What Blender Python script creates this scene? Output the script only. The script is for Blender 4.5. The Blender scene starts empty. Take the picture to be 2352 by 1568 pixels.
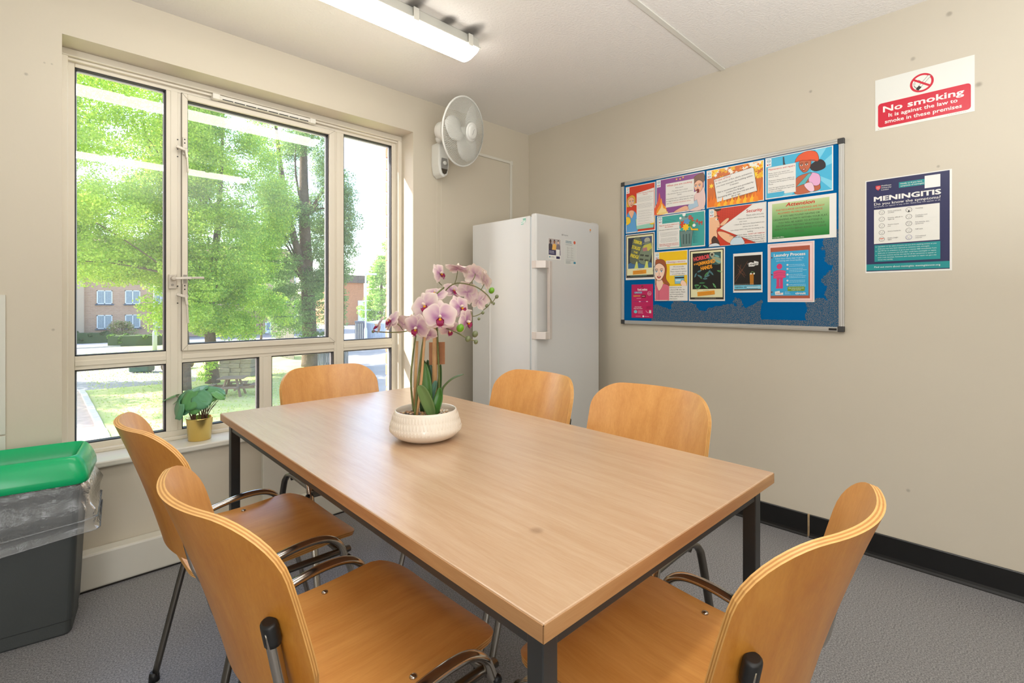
import bpy, math, random
import numpy as np
from mathutils import Vector, Matrix

random.seed(7)
RNG = np.random.RandomState(11)
SC = bpy.context.scene
COL = SC.collection

# ------------------------------------------------------------------ camera, sky, sun, exposure
CAM_H = 1.135
FPX, CXP, HYP = 1127.0, 1176.0, 692.5
YAW = math.atan2(CXP - 85.0, FPX)
SA, CA = math.sin(YAW), math.cos(YAW)
cam_data = bpy.data.cameras.new('camera')
cam_data.sensor_width = 36.0
cam_data.lens = 36.0 * FPX / 2352.0
cam_data.shift_y = -(784.0 - HYP) / 2352.0
cam_data.clip_start = 0.02
cam_data.clip_end = 500
cam = bpy.data.objects.new('camera', cam_data)
COL.objects.link(cam)
cam.location = (0, 0, CAM_H)
cam.rotation_euler = (math.pi / 2, 0, -YAW)
SC.camera = cam

SUN_DIR = Vector((1.0, -1.0, -1.22)).normalized()     # the way the light travels
world = bpy.data.worlds.new('sky')
SC.world = world
world.use_nodes = True
wn = world.node_tree
wn.nodes.clear()
w_out = wn.nodes.new('ShaderNodeOutputWorld')
w_bg = wn.nodes.new('ShaderNodeBackground')
w_sky = wn.nodes.new('ShaderNodeTexSky')
w_sky.sky_type = 'NISHITA'
w_sky.sun_disc = False
w_sky.sun_elevation = math.asin(-SUN_DIR.z)
w_sky.sun_rotation = math.atan2(-SUN_DIR.x, -SUN_DIR.y)
w_sky.air_density = 1.0
w_sky.dust_density = 1.5
w_sky.ozone_density = 1.0
w_bg.inputs['Strength'].default_value = 0.85
wn.links.new(w_sky.outputs['Color'], w_bg.inputs['Color'])
wn.links.new(w_bg.outputs['Background'], w_out.inputs['Surface'])

sun_data = bpy.data.lights.new('sun', 'SUN')
sun_data.energy = 15.0
sun_data.angle = math.radians(0.6)
sun_data.color = (1.0, 0.95, 0.86)
sun = bpy.data.objects.new('sun', sun_data)
COL.objects.link(sun)
sun.rotation_euler = SUN_DIR.to_track_quat('-Z', 'Y').to_euler()

# unseen fill lights added to brighten the room: upward, from behind, from the left
def area_light(name, loc, size, aim, power, col, spread=180):
    d = bpy.data.lights.new(name, 'AREA'); d.spread = math.radians(spread); d.shape = 'RECTANGLE'; d.size, d.size_y = size; d.energy = power; d.color = col
    o = bpy.data.objects.new(name, d); COL.objects.link(o); o.location = loc
    o.rotation_euler = Vector(aim).to_track_quat('-Z', 'Y').to_euler()
area_light('fill_up', (0.7, -0.8, 1.2), (1.6, 1.6), (0, 0, 1), 84, (0.94, 0.97, 1.0))
area_light('fill_back', (-1.6, -2.1, 1.35), (1.3, 1.7), (0.3, 1, 0.1), 58, (0.96, 0.98, 1.0))
area_light('fill_left', (-2.5, 0.4, 1.35), (3.2, 1.5), (1, 0.1, 0.8), 14, (0.93, 0.97, 1.0))
LAMP_E = 16.0            # radiance of the fluorescent lamps' diffusers
SC.view_settings.view_transform = 'Standard'
SC.view_settings.look = 'None'
SC.view_settings.exposure = -0.10
SC.view_settings.gamma = 1.0
SC.view_settings.use_curve_mapping = False
SC.cycles.use_denoising = True
SC.cycles.max_bounces = 10
SC.cycles.diffuse_bounces = 5
SC.cycles.glossy_bounces = 4
SC.cycles.transmission_bounces = 6
SC.cycles.transparent_max_bounces = 16
SC.cycles.sample_clamp_indirect = 6.0

# ------------------------------------------------------------------ helpers
def lin(c):
    r = []
    for x in c[:3]:
        x = x / 255.0
        r.append(x / 12.92 if x <= 0.04045 else ((x + 0.055) / 1.055) ** 2.4)
    return (r[0], r[1], r[2], 1.0)

def px_ray(px, py):
    u = (px - CXP) / FPX
    return Vector((SA + u * CA, CA - u * SA, (HYP - py) / FPX))
def on_x(px, py, X):
    r = px_ray(px, py); r = r * (X / r.x); return Vector((X, r.y, r.z + CAM_H))
def on_y(px, py, Y):
    r = px_ray(px, py); r = r * (Y / r.y); return Vector((r.x, Y, r.z + CAM_H))
def on_z(px, py, Z):
    r = px_ray(px, py); r = r * ((Z - CAM_H) / r.z); return Vector((r.x, r.y, Z))
def at_d(px, py, d):
    r = px_ray(px, py) * d; return Vector((r.x, r.y, r.z + CAM_H))

MATS = {}
def mat(name, col, rough=0.5, metal=0.0, spec=0.5, var=None, bump=None, col2=None, coat=0.0, coords='Object'):
    """plain procedural material: optional colour variation (scale, amount) and bump (scale, strength)"""
    if name in MATS: return MATS[name]
    m = bpy.data.materials.new(name); m.use_nodes = True
    nt = m.node_tree; b = nt.nodes['Principled BSDF']
    b.inputs['Base Color'].default_value = lin(col)
    b.inputs['Roughness'].default_value = rough
    b.inputs['Metallic'].default_value = metal
    b.inputs['Specular IOR Level'].default_value = spec
    b.inputs['Coat Weight'].default_value = coat
    if var or bump:
        tc = nt.nodes.new('ShaderNodeTexCoord')
    if var:
        n = nt.nodes.new('ShaderNodeTexNoise'); n.inputs['Scale'].default_value = var[0]
        n.inputs['Detail'].default_value = 5
        nt.links.new(tc.outputs[coords], n.inputs['Vector'])
        mr = nt.nodes.new('ShaderNodeMapRange')
        mr.inputs['From Min'].default_value = 0.3; mr.inputs['From Max'].default_value = 0.7
        mr.inputs['To Min'].default_value = 0.0; mr.inputs['To Max'].default_value = 1.0
        nt.links.new(n.outputs['Fac'], mr.inputs['Value'])
        mx = nt.nodes.new('ShaderNodeMix'); mx.data_type = 'RGBA'
        c = lin(col); k = var[1]
        c2 = lin(col2) if col2 else (c[0] * (1 - k), c[1] * (1 - k), c[2] * (1 - k), 1)
        mx.inputs['A'].default_value = c; mx.inputs['B'].default_value = c2
        nt.links.new(mr.outputs['Result'], mx.inputs['Factor'])
        nt.links.new(mx.outputs['Result'], b.inputs['Base Color'])
    if bump:
        n2 = nt.nodes.new('ShaderNodeTexNoise'); n2.inputs['Scale'].default_value = bump[0]
        n2.inputs['Detail'].default_value = 3
        nt.links.new(tc.outputs[coords], n2.inputs['Vector'])
        bp = nt.nodes.new('ShaderNodeBump'); bp.inputs['Strength'].default_value = bump[1]
        bp.inputs['Distance'].default_value = 0.01 if len(bump) < 3 else bump[2]
        nt.links.new(n2.outputs['Fac'], bp.inputs['Height'])
        nt.links.new(bp.outputs['Normal'], b.inputs['Normal'])
    MATS[name] = m
    return m

def wood(name, c1, c2, stretch, scale=1.0, rough=0.4, coat=0.0, fine=0.25, big=0.5):
    """wood: colour bands stretched along the grain plus fine pores"""
    m = bpy.data.materials.new(name); m.use_nodes = True
    nt = m.node_tree; b = nt.nodes['Principled BSDF']; L = nt.links
    tc = nt.nodes.new('ShaderNodeTexCoord')
    mp = nt.nodes.new('ShaderNodeMapping'); mp.inputs['Scale'].default_value = stretch
    L.new(tc.outputs['Object'], mp.inputs['Vector'])
    n1 = nt.nodes.new('ShaderNodeTexNoise'); n1.inputs['Scale'].default_value = 4 * scale
    n1.inputs['Detail'].default_value = 4; n1.inputs['Distortion'].default_value = 0.6
    n2 = nt.nodes.new('ShaderNodeTexNoise'); n2.inputs['Scale'].default_value = 34 * scale
    n2.inputs['Detail'].default_value = 6; n2.inputs['Roughness'].default_value = 0.65
    L.new(mp.outputs['Vector'], n1.inputs['Vector']); L.new(mp.outputs['Vector'], n2.inputs['Vector'])
    ad = nt.nodes.new('ShaderNodeMath'); ad.operation = 'MULTIPLY_ADD'
    L.new(n1.outputs['Fac'], ad.inputs[0]); ad.inputs[1].default_value = big
    ml = nt.nodes.new('ShaderNodeMath'); ml.operation = 'MULTIPLY'
    L.new(n2.outputs['Fac'], ml.inputs[0]); ml.inputs[1].default_value = fine
    L.new(ml.outputs[0], ad.inputs[2])
    mr = nt.nodes.new('ShaderNodeMapRange')
    tot = big + fine
    mr.inputs['From Min'].default_value = 0.33 * tot; mr.inputs['From Max'].default_value = 0.67 * tot
    L.new(ad.outputs[0], mr.inputs['Value'])
    mx = nt.nodes.new('ShaderNodeMix'); mx.data_type = 'RGBA'
    mx.inputs['A'].default_value = lin(c1); mx.inputs['B'].default_value = lin(c2)
    L.new(mr.outputs['Result'], mx.inputs['Factor'])
    L.new(mx.outputs['Result'], b.inputs['Base Color'])
    b.inputs['Roughness'].default_value = rough
    b.inputs['Coat Weight'].default_value = coat
    b.inputs['Coat Roughness'].default_value = 0.25
    bp = nt.nodes.new('ShaderNodeBump'); bp.inputs['Strength'].default_value = 0.05; bp.inputs['Distance'].default_value = 0.002
    L.new(n2.outputs['Fac'], bp.inputs['Height']); L.new(bp.outputs['Normal'], b.inputs['Normal'])
    MATS[name] = m
    return m

def emit(name, col, strength):
    m = bpy.data.materials.new(name); m.use_nodes = True
    b = m.node_tree.nodes['Principled BSDF']
    b.inputs['Base Color'].default_value = lin((240, 240, 235))
    b.inputs['Emission Color'].default_value = lin(col)
    b.inputs['Emission Strength'].default_value = strength
    MATS[name] = m
    return m

def glass_pane(name, ior=1.45, film=0.05):
    """clear pane with a thin film of dust that scatters a little daylight"""
    m = bpy.data.materials.new(name); m.use_nodes = True
    nt = m.node_tree; nt.nodes.clear(); N = nt.nodes.new; L = nt.links.new
    o = N('ShaderNodeOutputMaterial'); mx = N('ShaderNodeMixShader'); md = N('ShaderNodeMixShader'); ad = N('ShaderNodeMixShader')
    t = N('ShaderNodeBsdfTransparent'); g = N('ShaderNodeBsdfGlossy'); f = N('ShaderNodeFresnel')
    d = N('ShaderNodeBsdfDiffuse'); tr = N('ShaderNodeBsdfTranslucent')
    for q in (d, tr): q.inputs['Color'].default_value = (0.86, 0.93, 0.95, 1)
    g.inputs['Roughness'].default_value = 0.015
    f.inputs['IOR'].default_value = ior
    tc = N('ShaderNodeTexCoord'); n = N('ShaderNodeTexNoise'); n.inputs['Scale'].default_value = 3.0; n.inputs['Detail'].default_value = 6
    L(tc.outputs['Object'], n.inputs['Vector'])
    mr = N('ShaderNodeMapRange'); mr.inputs['From Min'].default_value = 0.3; mr.inputs['From Max'].default_value = 0.7
    mr.inputs['To Min'].default_value = film * 0.6; mr.inputs['To Max'].default_value = film * 1.4
    L(n.outputs['Fac'], mr.inputs['Value'])
    ad.inputs[0].default_value = 0.6; L(d.outputs[0], ad.inputs[1]); L(tr.outputs[0], ad.inputs[2])
    L(mr.outputs['Result'], md.inputs[0]); L(t.outputs[0], md.inputs[1]); L(ad.outputs[0], md.inputs[2])
    L(f.outputs[0], mx.inputs[0]); L(md.outputs[0], mx.inputs[1]); L(g.outputs[0], mx.inputs[2])
    L(mx.outputs[0], o.inputs['Surface'])
    MATS[name] = m
    return m

def attr_mat(name, rough=0.4, spec=0.4, translucent=0.0, coat=0.0, bump=None):
    """colour read from the mesh's own ink / pigment colours"""
    if name in MATS: return MATS[name]
    m = bpy.data.materials.new(name); m.use_nodes = True
    nt = m.node_tree; b = nt.nodes['Principled BSDF']
    a = nt.nodes.new('ShaderNodeAttribute'); a.attribute_name = 'Col'
    nt.links.new(a.outputs['Color'], b.inputs['Base Color'])
    b.inputs['Roughness'].default_value = rough
    b.inputs['Specular IOR Level'].default_value = spec
    b.inputs['Coat Weight'].default_value = coat
    if bump:
        tc = nt.nodes.new('ShaderNodeTexCoord')
        n2 = nt.nodes.new('ShaderNodeTexNoise'); n2.inputs['Scale'].default_value = bump[0]
        nt.links.new(tc.outputs['Object'], n2.inputs['Vector'])
        bp = nt.nodes.new('ShaderNodeBump'); bp.inputs['Strength'].default_value = bump[1]; bp.inputs['Distance'].default_value = 0.004
        nt.links.new(n2.outputs['Fac'], bp.inputs['Height']); nt.links.new(bp.outputs['Normal'], b.inputs['Normal'])
    if translucent:
        o = nt.nodes['Material Output']
        t = nt.nodes.new('ShaderNodeBsdfTranslucent'); nt.links.new(a.outputs['Color'], t.inputs['Color'])
        mx = nt.nodes.new('ShaderNodeMixShader'); mx.inputs[0].default_value = translucent
        nt.links.new(b.outputs[0], mx.inputs[1]); nt.links.new(t.outputs[0], mx.inputs[2])
        nt.links.new(mx.outputs[0], o.inputs['Surface'])
    MATS[name] = m
    return m

ORG = {}
def thing(name, label, cat, loc=(0, 0, 0), rotz=0.0, group=None):
    o = bpy.data.objects.new(name, None); COL.objects.link(o)
    o.empty_display_size = 0.05
    o.location = loc; o.rotation_euler = (0, 0, rotz)
    o['label'] = label; o['category'] = cat
    if group: o['group'] = group
    ORG[o.name] = Vector(loc)
    return o
def tag(o, label, cat, group=None, kind=None):
    o['label'] = label; o['category'] = cat
    if group: o['group'] = group
    if kind: o['kind'] = kind
    return o

class MB:
    """mesh builder: collects shapes and links them as ONE object"""
    def __init__(s):
        s.v = []; s.f = []; s.m = []; s.s = []
    def add(s, vs, fs, mi=0, smooth=False):
        o = len(s.v)
        s.v.extend([tuple(p) for p in vs])
        for f in fs:
            s.f.append([i + o for i in f]); s.m.append(mi); s.s.append(smooth)
        return s
    def box(s, x0, x1, y0, y1, z0, z1, mi=0):
        v = [(x0, y0, z0), (x1, y0, z0), (x1, y1, z0), (x0, y1, z0), (x0, y0, z1), (x1, y0, z1), (x1, y1, z1), (x0, y1, z1)]
        f = [(0, 3, 2, 1), (4, 5, 6, 7), (0, 1, 5, 4), (1, 2, 6, 5), (2, 3, 7, 6), (3, 0, 4, 7)]
        return s.add(v, f, mi)
    def bar(s, a, b, w, h, mi=0, up=(0, 0, 1)):
        """rectangular bar from a to b, w across, h along up"""
        a = Vector(a); b = Vector(b); d = (b - a).normalized(); up = Vector(up)
        sd = d.cross(up)
        if sd.length < 1e-4: sd = d.cross(Vector((1, 0, 0)))
        sd.normalize(); u = sd.cross(d).normalized()
        v = []
        for p in (a, b):
            for (i, j) in ((-1, -1), (1, -1), (1, 1), (-1, 1)):
                v.append(p + sd * (i * w / 2) + u * (j * h / 2))
        f = [(0, 1, 2, 3), (7, 6, 5, 4), (0, 4, 5, 1), (1, 5, 6, 2), (2, 6, 7, 3), (3, 7, 4, 0)]
        return s.add(v, f, mi)
    def tube(s, pts, r, n=10, mi=0, cap=True, sub=0, flat=1.0, ref=None):
        P = [Vector(p) for p in pts]
        R = list(r) if isinstance(r, (list, tuple)) else [r] * len(P)
        if sub:
            Q = []; RR = []
            for i in range(len(P) - 1):
                p0 = P[max(i - 1, 0)]; p1 = P[i]; p2 = P[i + 1]; p3 = P[min(i + 2, len(P) - 1)]
                for k in range(sub):
                    t = k / sub; t2 = t * t; t3 = t2 * t
                    Q.append(0.5 * ((2 * p1) + (p2 - p0) * t + (2 * p0 - 5 * p1 + 4 * p2 - p3) * t2 + (3 * p1 - p0 - 3 * p2 + p3) * t3))
                    RR.append(R[i] * (1 - t) + R[i + 1] * t)
            Q.append(P[-1]); RR.append(R[-1]); P = Q; R = RR
        T = []
        for i in range(len(P)):
            T.append((P[min(i + 1, len(P) - 1)] - P[max(i - 1, 0)]).normalized())
        nrm = Vector(ref) if ref else (Vector((0, 0, 1)) if abs(T[0].z) < 0.9 else Vector((1, 0, 0)))
        v = []; f = []
        for i, p in enumerate(P):
            nrm = (nrm - T[i] * nrm.dot(T[i]))
            if nrm.length < 1e-6: nrm = T[i].orthogonal()
            nrm.normalize(); bn = T[i].cross(nrm)
            for k in range(n):
                a = 2 * math.pi * k / n
                v.append(p + nrm * (math.cos(a) * R[i] * flat) + bn * (math.sin(a) * R[i]))
        for i in range(len(P) - 1):
            for k in range(n):
                f.append((i * n + k, i * n + (k + 1) % n, (i + 1) * n + (k + 1) % n, (i + 1) * n + k))
        s.add(v, f, mi, True)
        if cap:
            o = len(s.v) - len(v)
            s.f.append([o + k for k in range(n)][::-1]); s.m.append(mi); s.s.append(False)
            s.f.append([o + (len(P) - 1) * n + k for k in range(n)]); s.m.append(mi); s.s.append(False)
        return s
    def lathe(s, prof, n=32, c=(0, 0, 0), mi=0, M=None, smooth=True):
        v = []; f = []; c = Vector(c)
        for (r, z) in prof:
            for k in range(n):
                a = 2 * math.pi * k / n
                p = Vector((r * math.cos(a), r * math.sin(a), z))
                if M is not None: p = M @ p
                v.append(p + c)
        for i in range(len(prof) - 1):
            for k in range(n):
                f.append((i * n + k, i * n + (k + 1) % n, (i + 1) * n + (k + 1) % n, (i + 1) * n + k))
        s.add(v, f, mi, smooth)
        o = len(s.v) - len(v)
        if prof[0][0] > 1e-5: s.f.append([o + k for k in range(n)][::-1]); s.m.append(mi); s.s.append(False)
        if prof[-1][0] > 1e-5: s.f.append([o + (len(prof) - 1) * n + k for k in range(n)]); s.m.append(mi); s.s.append(False)
        return s
    def prism(s, poly, z0, z1, mi=0, M=None):
        n = len(poly)
        v = [Vector((p[0], p[1], z0)) for p in poly] + [Vector((p[0], p[1], z1)) for p in poly]
        if M is not None: v = [M @ p for p in v]
        f = [list(range(n))[::-1], list(range(n, 2 * n))] + [(i, (i + 1) % n, n + (i + 1) % n, n + i) for i in range(n)]
        return s.add(v, f, mi)
    def ball(s, c, r, nu=10, nv=7, mi=0, M=None):
        if not isinstance(r, (list, tuple)): r = (r, r, r)
        v = []; f = []
        for i in range(nv + 1):
            th = math.pi * i / nv
            for k in range(nu):
                a = 2 * math.pi * k / nu
                p = Vector((r[0] * math.sin(th) * math.cos(a), r[1] * math.sin(th) * math.sin(a), r[2] * math.cos(th)))
                if M is not None: p = M @ p
                v.append(p + Vector(c))
        for i in range(nv):
            for k in range(nu):
                f.append((i * nu + k, (i + 1) * nu + k, (i + 1) * nu + (k + 1) % nu, i * nu + (k + 1) % nu))
        return s.add(v, f, mi, True)
    def grid(s, G, mi=0, smooth=True, closed=False):
        """G[i][j] points"""
        a = len(G); b = len(G[0])
        v = [p for r in G for p in r]
        f = []
        for i in range(a - 1):
            for j in range(b - 1 if not closed else b):
                f.append((i * b + j, i * b + (j + 1) % b, (i + 1) * b + (j + 1) % b, (i + 1) * b + j))
        return s.add(v, f, mi, smooth)
    def build(s, name, mats, parent=None, bevel=0.0, world=False, seg=2):
        me = bpy.data.meshes.new(name)
        vs = s.v
        if parent is not None and world:
            o = ORG[parent.name]; vs = [(p[0] - o.x, p[1] - o.y, p[2] - o.z) for p in vs]
        me.from_pydata([tuple(p) for p in vs], [], s.f)
        if not isinstance(mats, (list, tuple)): mats = [mats]
        for m in mats: me.materials.append(m)
        me.polygons.foreach_set('material_index', s.m)
        me.polygons.foreach_set('use_smooth', s.s)
        me.update()
        ob = bpy.data.objects.new(name, me); COL.objects.link(ob)
        if parent is not None:
            ob.parent = parent
            ORG[ob.name] = ORG.get(parent.name, Vector((0, 0, 0)))
        else:
            ORG[ob.name] = Vector((0, 0, 0))
        if bevel:
            bv = ob.modifiers.new('bevel', 'BEVEL'); bv.width = bevel; bv.segments = seg; bv.limit_method = 'ANGLE'
        return ob

def struct(mb, name, mats, parent=None, bevel=0.0, seg=2):
    o = mb.build(name, mats, parent, bevel, seg=seg)
    if parent is None: o['kind'] = 'structure'
    return o

def copy_tree(o, parent=None):
    c = o.copy(); COL.objects.link(c)
    if parent is not None: c.parent = parent
    for ch in [x for x in bpy.data.objects if x.parent is o]:
        copy_tree(ch, c)
    return c

def rot_to(n, up=(0, 0, 1)):
    """matrix whose Z axis is n and whose Y leans to up"""
    z = Vector(n).normalized(); x = Vector(up).cross(z)
    if x.length < 1e-4: x = Vector((1, 0, 0)).cross(z)
    x.normalize(); y = z.cross(x)
    return Matrix(((x.x, y.x, z.x), (x.y, y.y, z.y), (x.z, y.z, z.z)))

def set_cols(ob, cols):
    """one colour per vertex"""
    a = ob.data.color_attributes.new('Col', 'FLOAT_COLOR', 'POINT')
    a.data.foreach_set('color', np.asarray(cols, dtype=np.float32).ravel())

# ------------------------------------------------------------------ room
RX, WY, CZ = 2.687, 2.595, 2.40          # right wall plane, window wall plane, ceiling height
LX, BY = -2.6, -2.2                      # walls behind and left of the camera
OX0, OX1, OZ0, OZ1 = 0.070, 1.665, 0.490, 2.180   # window opening
YO = 2.90                                # outer face of the window wall
GZ = -2.365                              # ground level outside

m_wall = mat('cream_wall_paint', (202, 193, 175), 0.55, var=(1.3, 0.05), bump=(60, 0.06, 0.004))
m_ceil = mat('stippled_ceiling_paint', (236, 232, 226), 0.8, bump=(85, 0.5, 0.006))
m_trim = mat('white_gloss_paint', (214, 210, 198), 0.35, var=(3, 0.06))
m_frame = mat('cream_aluminium', (222, 214, 198), 0.35, spec=0.5, var=(2.0, 0.05))
m_gasket = mat('black_rubber_gasket', (28, 28, 34), 0.6)
m_black = mat('black_plastic', (22, 22, 23), 0.45)
m_base = mat('black_gloss_skirting', (14, 14, 15), 0.32, var=(14, 0.3))
m_brickred = mat('buff_brick', (190, 132, 100), 0.9, var=(40, 0.3), bump=(120, 0.4))
m_mortar = mat('mortar', (176, 165, 150), 0.95)

def floor_mat():
    m = bpy.data.materials.new('speckled_grey_vinyl'); m.use_nodes = True
    nt = m.node_tree; b = nt.nodes['Principled BSDF']; L = nt.links
    tc = nt.nodes.new('ShaderNodeTexCoord')
    n1 = nt.nodes.new('ShaderNodeTexNoise'); n1.inputs['Scale'].default_value = 210; n1.inputs['Detail'].default_value = 5; n1.inputs['Roughness'].default_value = 0.7
    n2 = nt.nodes.new('ShaderNodeTexNoise'); n2.inputs['Scale'].default_value = 2.2
    vo = nt.nodes.new('ShaderNodeTexVoronoi'); vo.inputs['Scale'].default_value = 60
    for n in (n1, n2, vo): L.new(tc.outputs['Object'], n.inputs['Vector'])
    cr = nt.nodes.new('ShaderNodeValToRGB')
    cr.color_ramp.elements[0].position = 0.40; cr.color_ramp.elements[0].color = lin((92, 91, 94))
    cr.color_ramp.elements[1].position = 0.62; cr.color_ramp.elements[1].color = lin((156, 154, 154))
    L.new(n1.outputs['Fac'], cr.inputs['Fac'])
    # rare bright flecks
    lt = nt.nodes.new('ShaderNodeMath'); lt.operation = 'LESS_THAN'; lt.inputs[1].default_value = 0.035
    L.new(vo.outputs['Distance'], lt.inputs[0])
    sp = nt.nodes.new('ShaderNodeSeparateColor'); L.new(vo.outputs['Color'], sp.inputs['Color'])
    g = nt.nodes.new('ShaderNodeMath'); g.operation = 'GREATER_THAN'; g.inputs[1].default_value = 0.9
    L.new(sp.outputs['Red'], g.inputs[0])
    ml = nt.nodes.new('ShaderNodeMath'); ml.operation = 'MULTIPLY'; L.new(lt.outputs[0], ml.inputs[0]); L.new(g.outputs[0], ml.inputs[1])
    mx = nt.nodes.new('ShaderNodeMix'); mx.data_type = 'RGBA'
    L.new(cr.outputs['Color'], mx.inputs['A']); mx.inputs['B'].default_value = lin((200, 200, 205)); L.new(ml.outputs[0], mx.inputs['Factor'])
    L.new(mx.outputs['Result'], b.inputs['Base Color'])
    b.inputs['Roughness'].default_value = 0.42
    bp = nt.nodes.new('ShaderNodeBump'); bp.inputs['Strength'].default_value = 0.015; bp.inputs['Distance'].default_value = 0.0005
    L.new(n1.outputs['Fac'], bp.inputs['Height']); L.new(bp.outputs['Normal'], b.inputs['Normal'])
    return m
m_floor = floor_mat()

struct(MB().box(LX - 0.1, RX + 0.1, BY - 0.1, YO - 0.1, -0.1, 0.0), 'floor', m_floor)
struct(MB().box(LX - 0.1, RX + 0.1, BY - 0.1, YO - 0.1, CZ, CZ + 0.1), 'ceiling', m_ceil)
struct(MB().box(RX, RX + 0.1, BY, WY, 0, CZ), 'wall_right', m_wall)
struct(MB().box(LX - 0.1, LX, BY, WY, 0, CZ), 'wall_left', m_wall)
struct(MB().box(LX - 0.1, RX + 0.1, BY - 0.1, BY, 0, CZ), 'wall_back', m_wall)
w = MB()
YI = 2.80
w.box(LX - 0.1, OX0, WY, YI, 0, CZ); w.box(OX1, RX + 0.1, WY, YI, 0, CZ)
w.box(OX0, OX1, WY, YI, 0, OZ0 - 0.03); w.box(OX0, OX1, WY, YI, OZ1, CZ)
struct(w, 'wall_window', m_wall)
w = MB()
EX0, EX1, EZ0, EZ1 = 0.088, 1.655, 0.44, 2.16
w.box(-6, EX0, YI, YO, GZ, 6); w.box(EX1, 6, YI, YO, GZ, 6)
w.box(EX0, EX1, YI, YO, GZ, EZ0); w.box(EX0, EX1, YI, YO, EZ1, 6)
outer = struct(w, 'wall_outside', m_mortar)
# bricks of the outer reveal seen through the right hand pane
bk = MB().box(-0.006, 0.102, -0.049, 0.049, 0, 0.065)
b0 = None
for i in range(24):
    if b0 is None:
        b0 = bk.build('brick', m_brickred, outer, bevel=0.004); b = b0
    else:
        b = b0.copy(); COL.objects.link(b)
    b.location = (EX1 + random.uniform(-0.002, 0.002), 2.853 + random.uniform(-0.001, 0.002), 0.43 + i * 0.075)
# unseen brick block added left of the window, keeps low sun off the glass
sun_block = struct(MB().box(-1.1, 0.02, YO, 4.25, GZ, 6), 'trim_1', m_brickred)

# window sill board with rounded nosing
s = MB().box(OX0 - 0.0, OX1 + 0.0, WY - 0.022, 2.76, OZ0 - 0.026, OZ0)
struct(s, 'trim_2', m_trim, bevel=0.006)
# boxed-in skirting under the window
struct(MB().box(-0.6, RX - 0.7, WY - 0.07, WY, 0.006, 0.146), 'baseboard_window', m_trim, bevel=0.008)
struct(MB().box(-0.6, RX - 0.7, WY - 0.066, WY, 0.0, 0.006), 'trim_3', mat('dark_foot_strip', (40, 36, 33), 0.9))  # thin dark strip along the foot of the boxing
# panel under the window behind the far chair
struct(MB().box(0.793, 1.95, WY - 0.028, WY, 0.146, 0.464), 'trim_4', m_trim, bevel=0.003)
# pale splashback boards at the far left of the window wall
pb = MB().box(-1.6, -0.083, WY - 0.008, WY, 0.648, 1.16); pb.box(-1.6, -0.083, WY - 0.008, WY, 0.15, 0.643)
struct(pb, 'trim_5', mat('pale_splashback', (206, 205, 194), 0.4), bevel=0.001)
# black coved skirting on the right wall, in two lengths with a joint
def cove(y0, y1, name):
    pr = [(0, 0), (-0.020, 0), (-0.019, 0.004), (-0.012, 0.010), (-0.009, 0.020), (-0.007, 0.104), (-0.005, 0.107), (0, 0.107)]
    Mx = Matrix(((1, 0, 0), (0, 0, 1), (0, 1, 0)))
    m = MB(); m.prism(pr, y0, y1, 0, Mx)
    o = struct(m, name, m_base); o.location = (RX, 0, 0); return o
cove(0.712, 2.59, 'baseboard_right')
cove(BY, 0.702, 'baseboard_near')
struct(MB().box(RX - 0.004, RX, 0.702, 0.712, 0, 0.107), 'trim_6', mat('bare_wood_gap', (190, 160, 120), 0.8, var=(30, 0.5)))
# cover strip on the ceiling joint
struct(MB().box(LX, RX, 1.108, 1.134, CZ - 0.006, CZ), 'trim_7', mat('white_strip', (218, 216, 206), 0.5), bevel=0.002)
# thin corner bead between the two walls
struct(MB().box(RX - 0.003, RX, WY - 0.003, WY, 0.0, CZ), 'trim_8', m_wall)

# soft-edged smudges: old tack marks on the wall, soot on the ceiling beside the lamp, a ring on the table
def smudge_mat(name, col, strength):
    m = bpy.data.materials.new(name); m.use_nodes = True
    nt = m.node_tree; b = nt.nodes['Principled BSDF']; o = nt.nodes['Material Output']
    tc = nt.nodes.new('ShaderNodeTexCoord'); ln = nt.nodes.new('ShaderNodeVectorMath'); ln.operation = 'LENGTH'
    nt.links.new(tc.outputs['Object'], ln.inputs[0])
    mr = nt.nodes.new('ShaderNodeMapRange'); mr.interpolation_type = 'SMOOTHSTEP'
    mr.inputs['From Min'].default_value = 0.25; mr.inputs['From Max'].default_value = 1.0
    mr.inputs['To Min'].default_value = strength; mr.inputs['To Max'].default_value = 0.0
    nt.links.new(ln.outputs['Value'], mr.inputs['Value'])
    t = nt.nodes.new('ShaderNodeBsdfTransparent'); mx = nt.nodes.new('ShaderNodeMixShader')
    b.inputs['Base Color'].default_value = lin(col); b.inputs['Roughness'].default_value = 0.9
    nt.links.new(mr.outputs['Result'], mx.inputs[0]); nt.links.new(t.outputs[0], mx.inputs[1]); nt.links.new(b.outputs[0], mx.inputs[2]); nt.links.new(mx.outputs[0], o.inputs['Surface'])
    return m
def smudge(parent, name, loc, rx, ry, nrm, m, rz=0.0):
    d = MB().add([(math.cos(2 * math.pi * i / 24), math.sin(2 * math.pi * i / 24), 0) for i in range(24)], [list(range(24))])
    o = d.build(name, m, parent)
    o.matrix_local = Matrix.Translation(loc) @ (rot_to(nrm) @ Matrix.Rotation(rz, 3, 'Z')).to_4x4() @ Matrix.Diagonal((rx, ry, 1, 1))
    return o
m_sm = smudge_mat('grey_smudge', (120, 112, 104), 0.24)
wr = bpy.data.objects['wall_right']; wwn = bpy.data.objects['wall_window']; cl_ = bpy.data.objects['ceiling']
for (px, py, r) in ((2180, 32, 0.014), (2097, 135, 0.012), (2248, 194, 0.015), (2086, 1126, 0.010), (1862, 210, 0.010), (2155, 382, 0.008)):
    p = on_x(px, py, RX - 0.0008); smudge(wr, 'scuff_mark', p, r, r, (-1, 0, 0), m_sm)
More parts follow.
